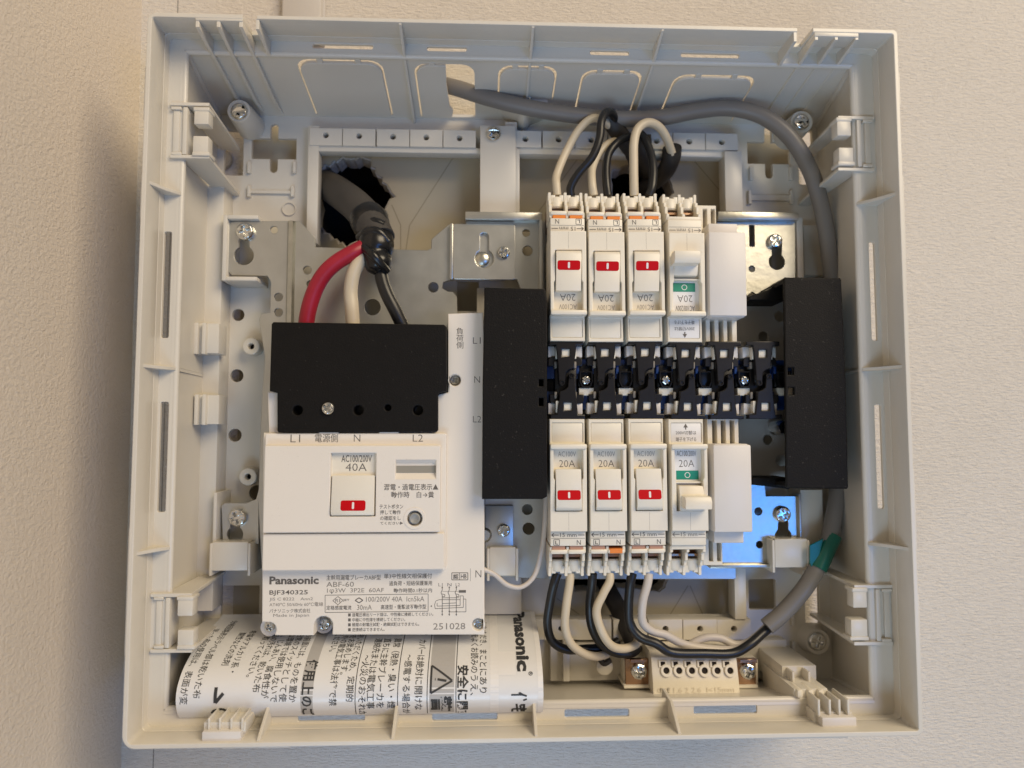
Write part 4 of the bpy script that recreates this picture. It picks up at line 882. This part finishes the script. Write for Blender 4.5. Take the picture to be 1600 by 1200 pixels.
run('red_wire', [(572, 384, 40), (555, 393, 43), (530, 407, 44), (510, 424, 44), (496, 445, 43), (486, 470, 42), (480, 495, 41), (477, 520, 40)], 3.5, 'red_wire', None, parent=mc, n=20)
run('white_wire', [(574, 395, 40), (562, 408, 42), (552, 428, 42), (548, 455, 41), (550, 485, 41), (552, 520, 40)], 3.1, 'white_wire', None, parent=mc, n=20)
run('black_wire', [(596, 412, 40), (596, 432, 41), (604, 458, 42), (617, 484, 42), (632, 515, 40)], 3.0, 'black_wire', None, parent=mc, n=20)

# ================================================================== earth terminal block at the bottom
tb = thing('terminal_block', 'cream six-way terminal block with copper ends and screws at the bottom', 'terminal block')
TD = 40.0
x0, x1, z0, z1 = RC(1020, 1030, 1155, 1086, TD)
G().plate([(z1+2, 20), (z1+2, TD-7), (z1, TD-3), (z0+4.8, TD), (z0+0.4, TD+0.5), (z0, TD-1), (z0, 20)], x0, x1, b=0.4, T=lambda p: (p[2], p[0], p[1])).obj('block_body', 'cream', tb)
tops = lambda z: TD-3+(z1-z)/(z1-z0-4.8)*3
for i in range(6):
    u = 1042+i*20; xh, zh = U(u, 1049, TD)
    G().plate(circ(xh, zh, 2.6, 20), 0, 1.0, [circ(xh, zh, 1.35, 16)], b=0.3, T=lambda p: (p[0], p[1], tops(p[1])+p[2])).obj('terminal_collar', 'cream', tb)
    G().add([(p[0], p[1], tops(p[1])+0.05) for p in circ(xh, zh, 1.5, 16)], [tuple(range(16))]).obj('terminal_hole', 'cavity', tb)
    xs, zs = U(u-6.5, 1037, TD-2)
    G().plate(rect(xs-1.9, xs+1.9, zs-1.4, zs+1.4), 0, 0.7, [rect(xs-1.0, xs+1.0, zs-0.9, zs+0.9)], b=0.15, T=lambda p: (p[0], p[1], tops(p[1])+p[2])).obj('release_slot', 'cream', tb)
    G().add([(p[0], p[1], tops(p[1])+0.06) for p in rect(xs-1.2, xs+1.2, zs-1.1, zs+1.1)], [(0, 1, 2, 3)]).obj('slot_hole', 'cavity', tb)
text_fit('ΦΦ1.6 2 2.6  I<15mm', x0+2, x1-2.5, z0+1.2, z0+3.8, TD+0.62, 'emboss', tb)
for u0, u1, us in ((978, 1018, 999), (1152, 1182, 1170)):
    G().box(*RC(u0, 1030, u1, 1072, 32), 29.5, 31.5, 0.3).obj('copper_end', 'copper', tb)
    G().box(*RC(u0-3, 1030, u1+2, 1074, 28), 18, 28.5, 0.4).obj('end_base', 'cream', tb)
    G().box(*RC(u0-3, 1071, u1+3, 1076, 33), 18, 33, 0.4).obj('end_lip', 'cream', tb)
    screw(tb, us, 1050, 31.5, 12.5, 2.6)
    G().box(*RC(us-14, 1030, us+13, 1036, 33), 31, 33.2, 0.2).obj('copper_lip', 'copper', tb)

# ================================================================== curled instruction leaflet
X0 = U(277, 1085, 62)[0]; X1 = U(848, 1060, 60)[0]
prof = [(958, 14), (966, 19), (990, 36), (1012, 47), (1036, 55.5), (1058, 60.5), (1078, 63.0), (1095, 63.2), (1107, 62.0), (1113.5, 60.6), (1117, 59.3)]
P3 = []
for v, d in prof: P3.append(Vector((U(560, v, d)[1], d)))
crv = []
for i in range(len(P3)-1):
    p0 = P3[i-1] if i else P3[0]*2-P3[1]; p1, p2 = P3[i], P3[i+1]; p3 = P3[i+2] if i+2 < len(P3) else P3[-1]*2-P3[-2]
    for k_ in range(8):
        t_ = k_/8; crv.append(0.5*((2*p1)+(-p0+p2)*t_+(2*p0-5*p1+4*p2-p3)*t_*t_+(-p0+3*p1-3*p2+p3)*t_**3))
crv.append(P3[-1])
arcl = [0.0]
for a, b in zip(crv[:-1], crv[1:]): arcl.append(arcl[-1]+(b-a).length)
LT = arcl[-1]
def on_paper(s, lift=0.0):
    s = max(0.0, min(LT, s)); i = max(0, min(len(crv)-2, int(np.searchsorted(arcl, s))-1))
    f = (s-arcl[i])/(arcl[i+1]-arcl[i]); p = crv[i].lerp(crv[i+1], f)
    ia, ib = max(0, i-1), min(len(crv)-1, i+2)
    tg = (crv[ib]-crv[ia]).normalized(); n_ = Vector((-tg.y, tg.x))
    if n_.y < 0: n_ = -n_
    if s > LT*0.9: n_ = Vector((tg.y, -tg.x)) if Vector((tg.y, -tg.x)).x < 0 else n_
    p = p+n_*lift
    return p.x, p.y
lf = thing('instruction_leaflet', 'curled white safety leaflet with sideways Japanese text, tucked below the main breaker', 'leaflet')
g = G(); nx_ = 30; ns = 90
vs = []
for layer in (0, 1):
    for j in range(ns+1):
        for i in range(nx_+1):
            x = X0+(X1-X0)*i/nx_
            wob = 0.35*math.sin(x*0.09+j*0.05)+0.2*math.sin(x*0.31)
            z, d = on_paper(LT*j/ns, 0.0 if layer == 0 else -0.25); vs.append((x, z, d+wob*0.0))
fs = []; N1 = (ns+1)*(nx_+1)
for j in range(ns):
    for i in range(nx_):
        a = j*(nx_+1)+i; fs.append((a, a+1, a+nx_+2, a+nx_+1)); fs.append((N1+a, N1+a+nx_+1, N1+a+nx_+2, N1+a+1))
for j in range(ns):
    for e in (0, nx_): a = j*(nx_+1)+e; b = a+nx_+1; fs.append((a, b, N1+b, N1+a))
for i in range(nx_):
    for e in (0, ns): a = e*(nx_+1)+i; fs.append((a, a+1, N1+a+1, N1+a))
g.add(vs, fs, True); g.obj('sheet', 'paper', lf)
def s_at(v):                                            # arc length whose picture height is v (measured at mid width)
    best = min(range(len(crv)), key=lambda i: abs(vproj[i]-v)); return arcl[best]
def projv(z, d):
    q = RM.T @ (np.array([-40, z, d])-CAM); return 600-1109*q[1]/-q[2]
vproj = [projv(c.x, c.y) for c in crv]
def column(s, u, v0, size, m='ink_black', bold=0.012, vmid=1055, fit=None, name='printed_text'):
    """one sideways line of print: reads downwards, letter tops to the right"""
    vs, fs, (a0, a1, b0, b1) = text_mesh(s, bold)
    sa = s_at(v0); i = min(range(len(crv)), key=lambda i: abs(vproj[i]-vmid)); xc = U(u, vmid, crv[i].y)[0]
    kk = size/0.92; mx_ = kk
    if fit: mx_ = (s_at(fit)-sa)/(a1-a0)
    bm = bmesh.new(); bv = [bm.verts.new((x, y, 0)) for x, y in vs]
    for f in fs:
        try: bm.faces.new([bv[i] for i in f])
        except ValueError: pass
    bmesh.ops.bisect_plane(bm, geom=bm.verts[:]+bm.edges[:]+bm.faces[:], plane_co=(a0+(LT-1.0-sa)/mx_, 0, 0), plane_no=(1, 0, 0), clear_outer=True)
    for q in np.arange(0.35, 12, 0.35):
        if a0+q < a1: bmesh.ops.bisect_plane(bm, geom=bm.verts[:]+bm.edges[:]+bm.faces[:], plane_co=(a0+q, 0, 0), plane_no=(1, 0, 0))
    bm.verts.index_update(); nv = []
    for v in bm.verts:
        z, d = on_paper(sa+(v.co.x-a0)*mx_, 0.10); nv.append((xc+(v.co.y-0.36)*kk, z, d))
    nf = [tuple(v.index for v in f.verts) for f in bm.faces]; bm.free()
    if not nf: return
    gg = G(); gg.add(nv, nf); flat_obj(gg, name, m, lf)
def strip(u0, u1, v0, v1, m, name, lift=0.05, vmid=1055, w=None):
    sa, sb = s_at(v0), s_at(v1); i = min(range(len(crv)), key=lambda i: abs(vproj[i]-vmid)); d_ = crv[i].y
    xa, xb = U(u0, vmid, d_)[0], U(u1, vmid, d_)[0]; nv = []; nf = []
    for k_ in range(33):
        z, d = on_paper(sa+(sb-sa)*k_/32, lift); nv += [(xa, z, d), (xb, z, d)]
        if k_: nf.append((2*k_-2, 2*k_-1, 2*k_+1, 2*k_))
    gg = G(); gg.add(nv, nf); flat_obj(gg, name, m, lf)
strip(473, 492, 940, 1113, 'paper_band', 'grey_band'); strip(672, 710, 940, 1113, 'paper_band', 'grey_band')
strip(766, 779, 940, 1113, 'label_white', 'label_panel')
strip(840, 847.5, 940, 1116, 'label_white', 'margin_strip'); strip(779, 806, 1020, 1056, 'label_white', 'code_panel', 0.08)
for u in (557.5, 623, 668.5, 713): strip(u-0.6, u+0.6, 940, 1114, 'ink_black', 'rule_line', 0.09)
cols = [('湿った布の使用は、表面が変', 293, 978, 3.3), ('分岐回路表示ラベル部は乾いた布', 313, 968, 3.3), ('酸性などの洗剤', 345, 985, 3.3), ('希塩やアルカリ系・', 361, 981, 3.3),
        ('布で拭き取ってください。', 390, 972, 3.3), ('表面の汚れは、乾いた布', 404, 982, 3.3), ('器、じんあい、腐食性が', 418, 985, 3.3), ('な環境では使用しないで', 432, 988, 3.3), ('日常のスイッチとして使', 446, 988, 3.3),
        ('の前面には、ものを置か', 461, 988, 3.3), ('ください。', 510, 990, 3.3), ('外の電気工事は法律で禁', 523, 992, 3.3), ('をお奨めします。', 536, 992, 3.3), ('用いただくため、定期的', 549, 990, 3.3),
        ('〜火災のおそれが', 568, 1022, 3.5), ('連絡先または電気工事', 581, 998, 3.5), ('直ちに主幹ブレーカを', 596, 998, 3.5), ('異常（発熱・臭い・煙', 613, 998, 3.5), ('〜感電する場合が', 636, 1024, 3.4), ('カバーは絶対に開けな', 655, 1000, 3.5),
        ('説明書をよくお読みのうえ、', 741, 975, 3.5), ('上げいただき、まことにあり', 755, 972, 3.5)]
for c_ in cols: column(c_[0], c_[1], c_[2], c_[3]*0.93, bold=0.004)
column('使用上のご注意', 483, 1030, 4.6, bold=0.03); column('安全に関するご', 723, 1040, 4.4, bold=0.03); column('警', 690, 1087, 8.0, bold=0.03, fit=1112)
column('Panasonic', 819, 958, 6.6, bold=0.045, fit=1051); column('®', 829, 1050, 2.2); column('住', 810, 1084, 6.0, bold=0.03, fit=1101); column('宅', 810, 1102, 6.0, bold=0.03)
column('×', 384, 962, 8.5, bold=0.04); column('●', 659, 990, 2.4); column('●', 617, 990, 2.4)
# warning triangle (pointing right, like the sideways print)
def ribbon(pts, w, m, name, vmid=1055):
    i = min(range(len(crv)), key=lambda i: abs(vproj[i]-vmid)); d_ = crv[i].y; q = [(U(u, vmid, d_)[0], s_at(v)) for u, v in pts]
    gg = G()
    for a, b in zip(q[:-1], q[1:]):
        A, Bv = Vector(a), Vector(b); n_ = (Bv-A).normalized(); n_ = Vector((-n_.y, n_.x))*w/2; nv = []; nf = []
        for k_ in range(13):
            p = A.lerp(Bv, k_/12)
            for s2 in (1, -1):
                x_, s_ = p+n_*s2; z, d = on_paper(s_, 0.14); nv.append((x_, z, d))
            if k_: nf.append((2*k_-2, 2*k_-1, 2*k_+1, 2*k_))
        gg.add(nv, nf)
    flat_obj(gg, name, m, lf)
ribbon([(674, 1040), (674, 1083), (707, 1063), (674, 1040)], 0.8, 'ink_black', 'warning_triangle')
ribbon([(680, 1062.5), (681, 1062.5)], 0.9, 'ink_black', 'warning_mark'); ribbon([(684, 1062.5), (698, 1063)], 0.9, 'ink_black', 'warning_mark')
ribbon([(342, 1069), (342, 1094), (354, 1078)], 1.3, 'ink_black', 'tick_mark')
ribbon([(334+14*math.cos(a)+14, 1112-9*math.sin(a)) for a in np.linspace(0.35, 2.8, 9)], 1.1, 'ink_black', 'ring_mark')
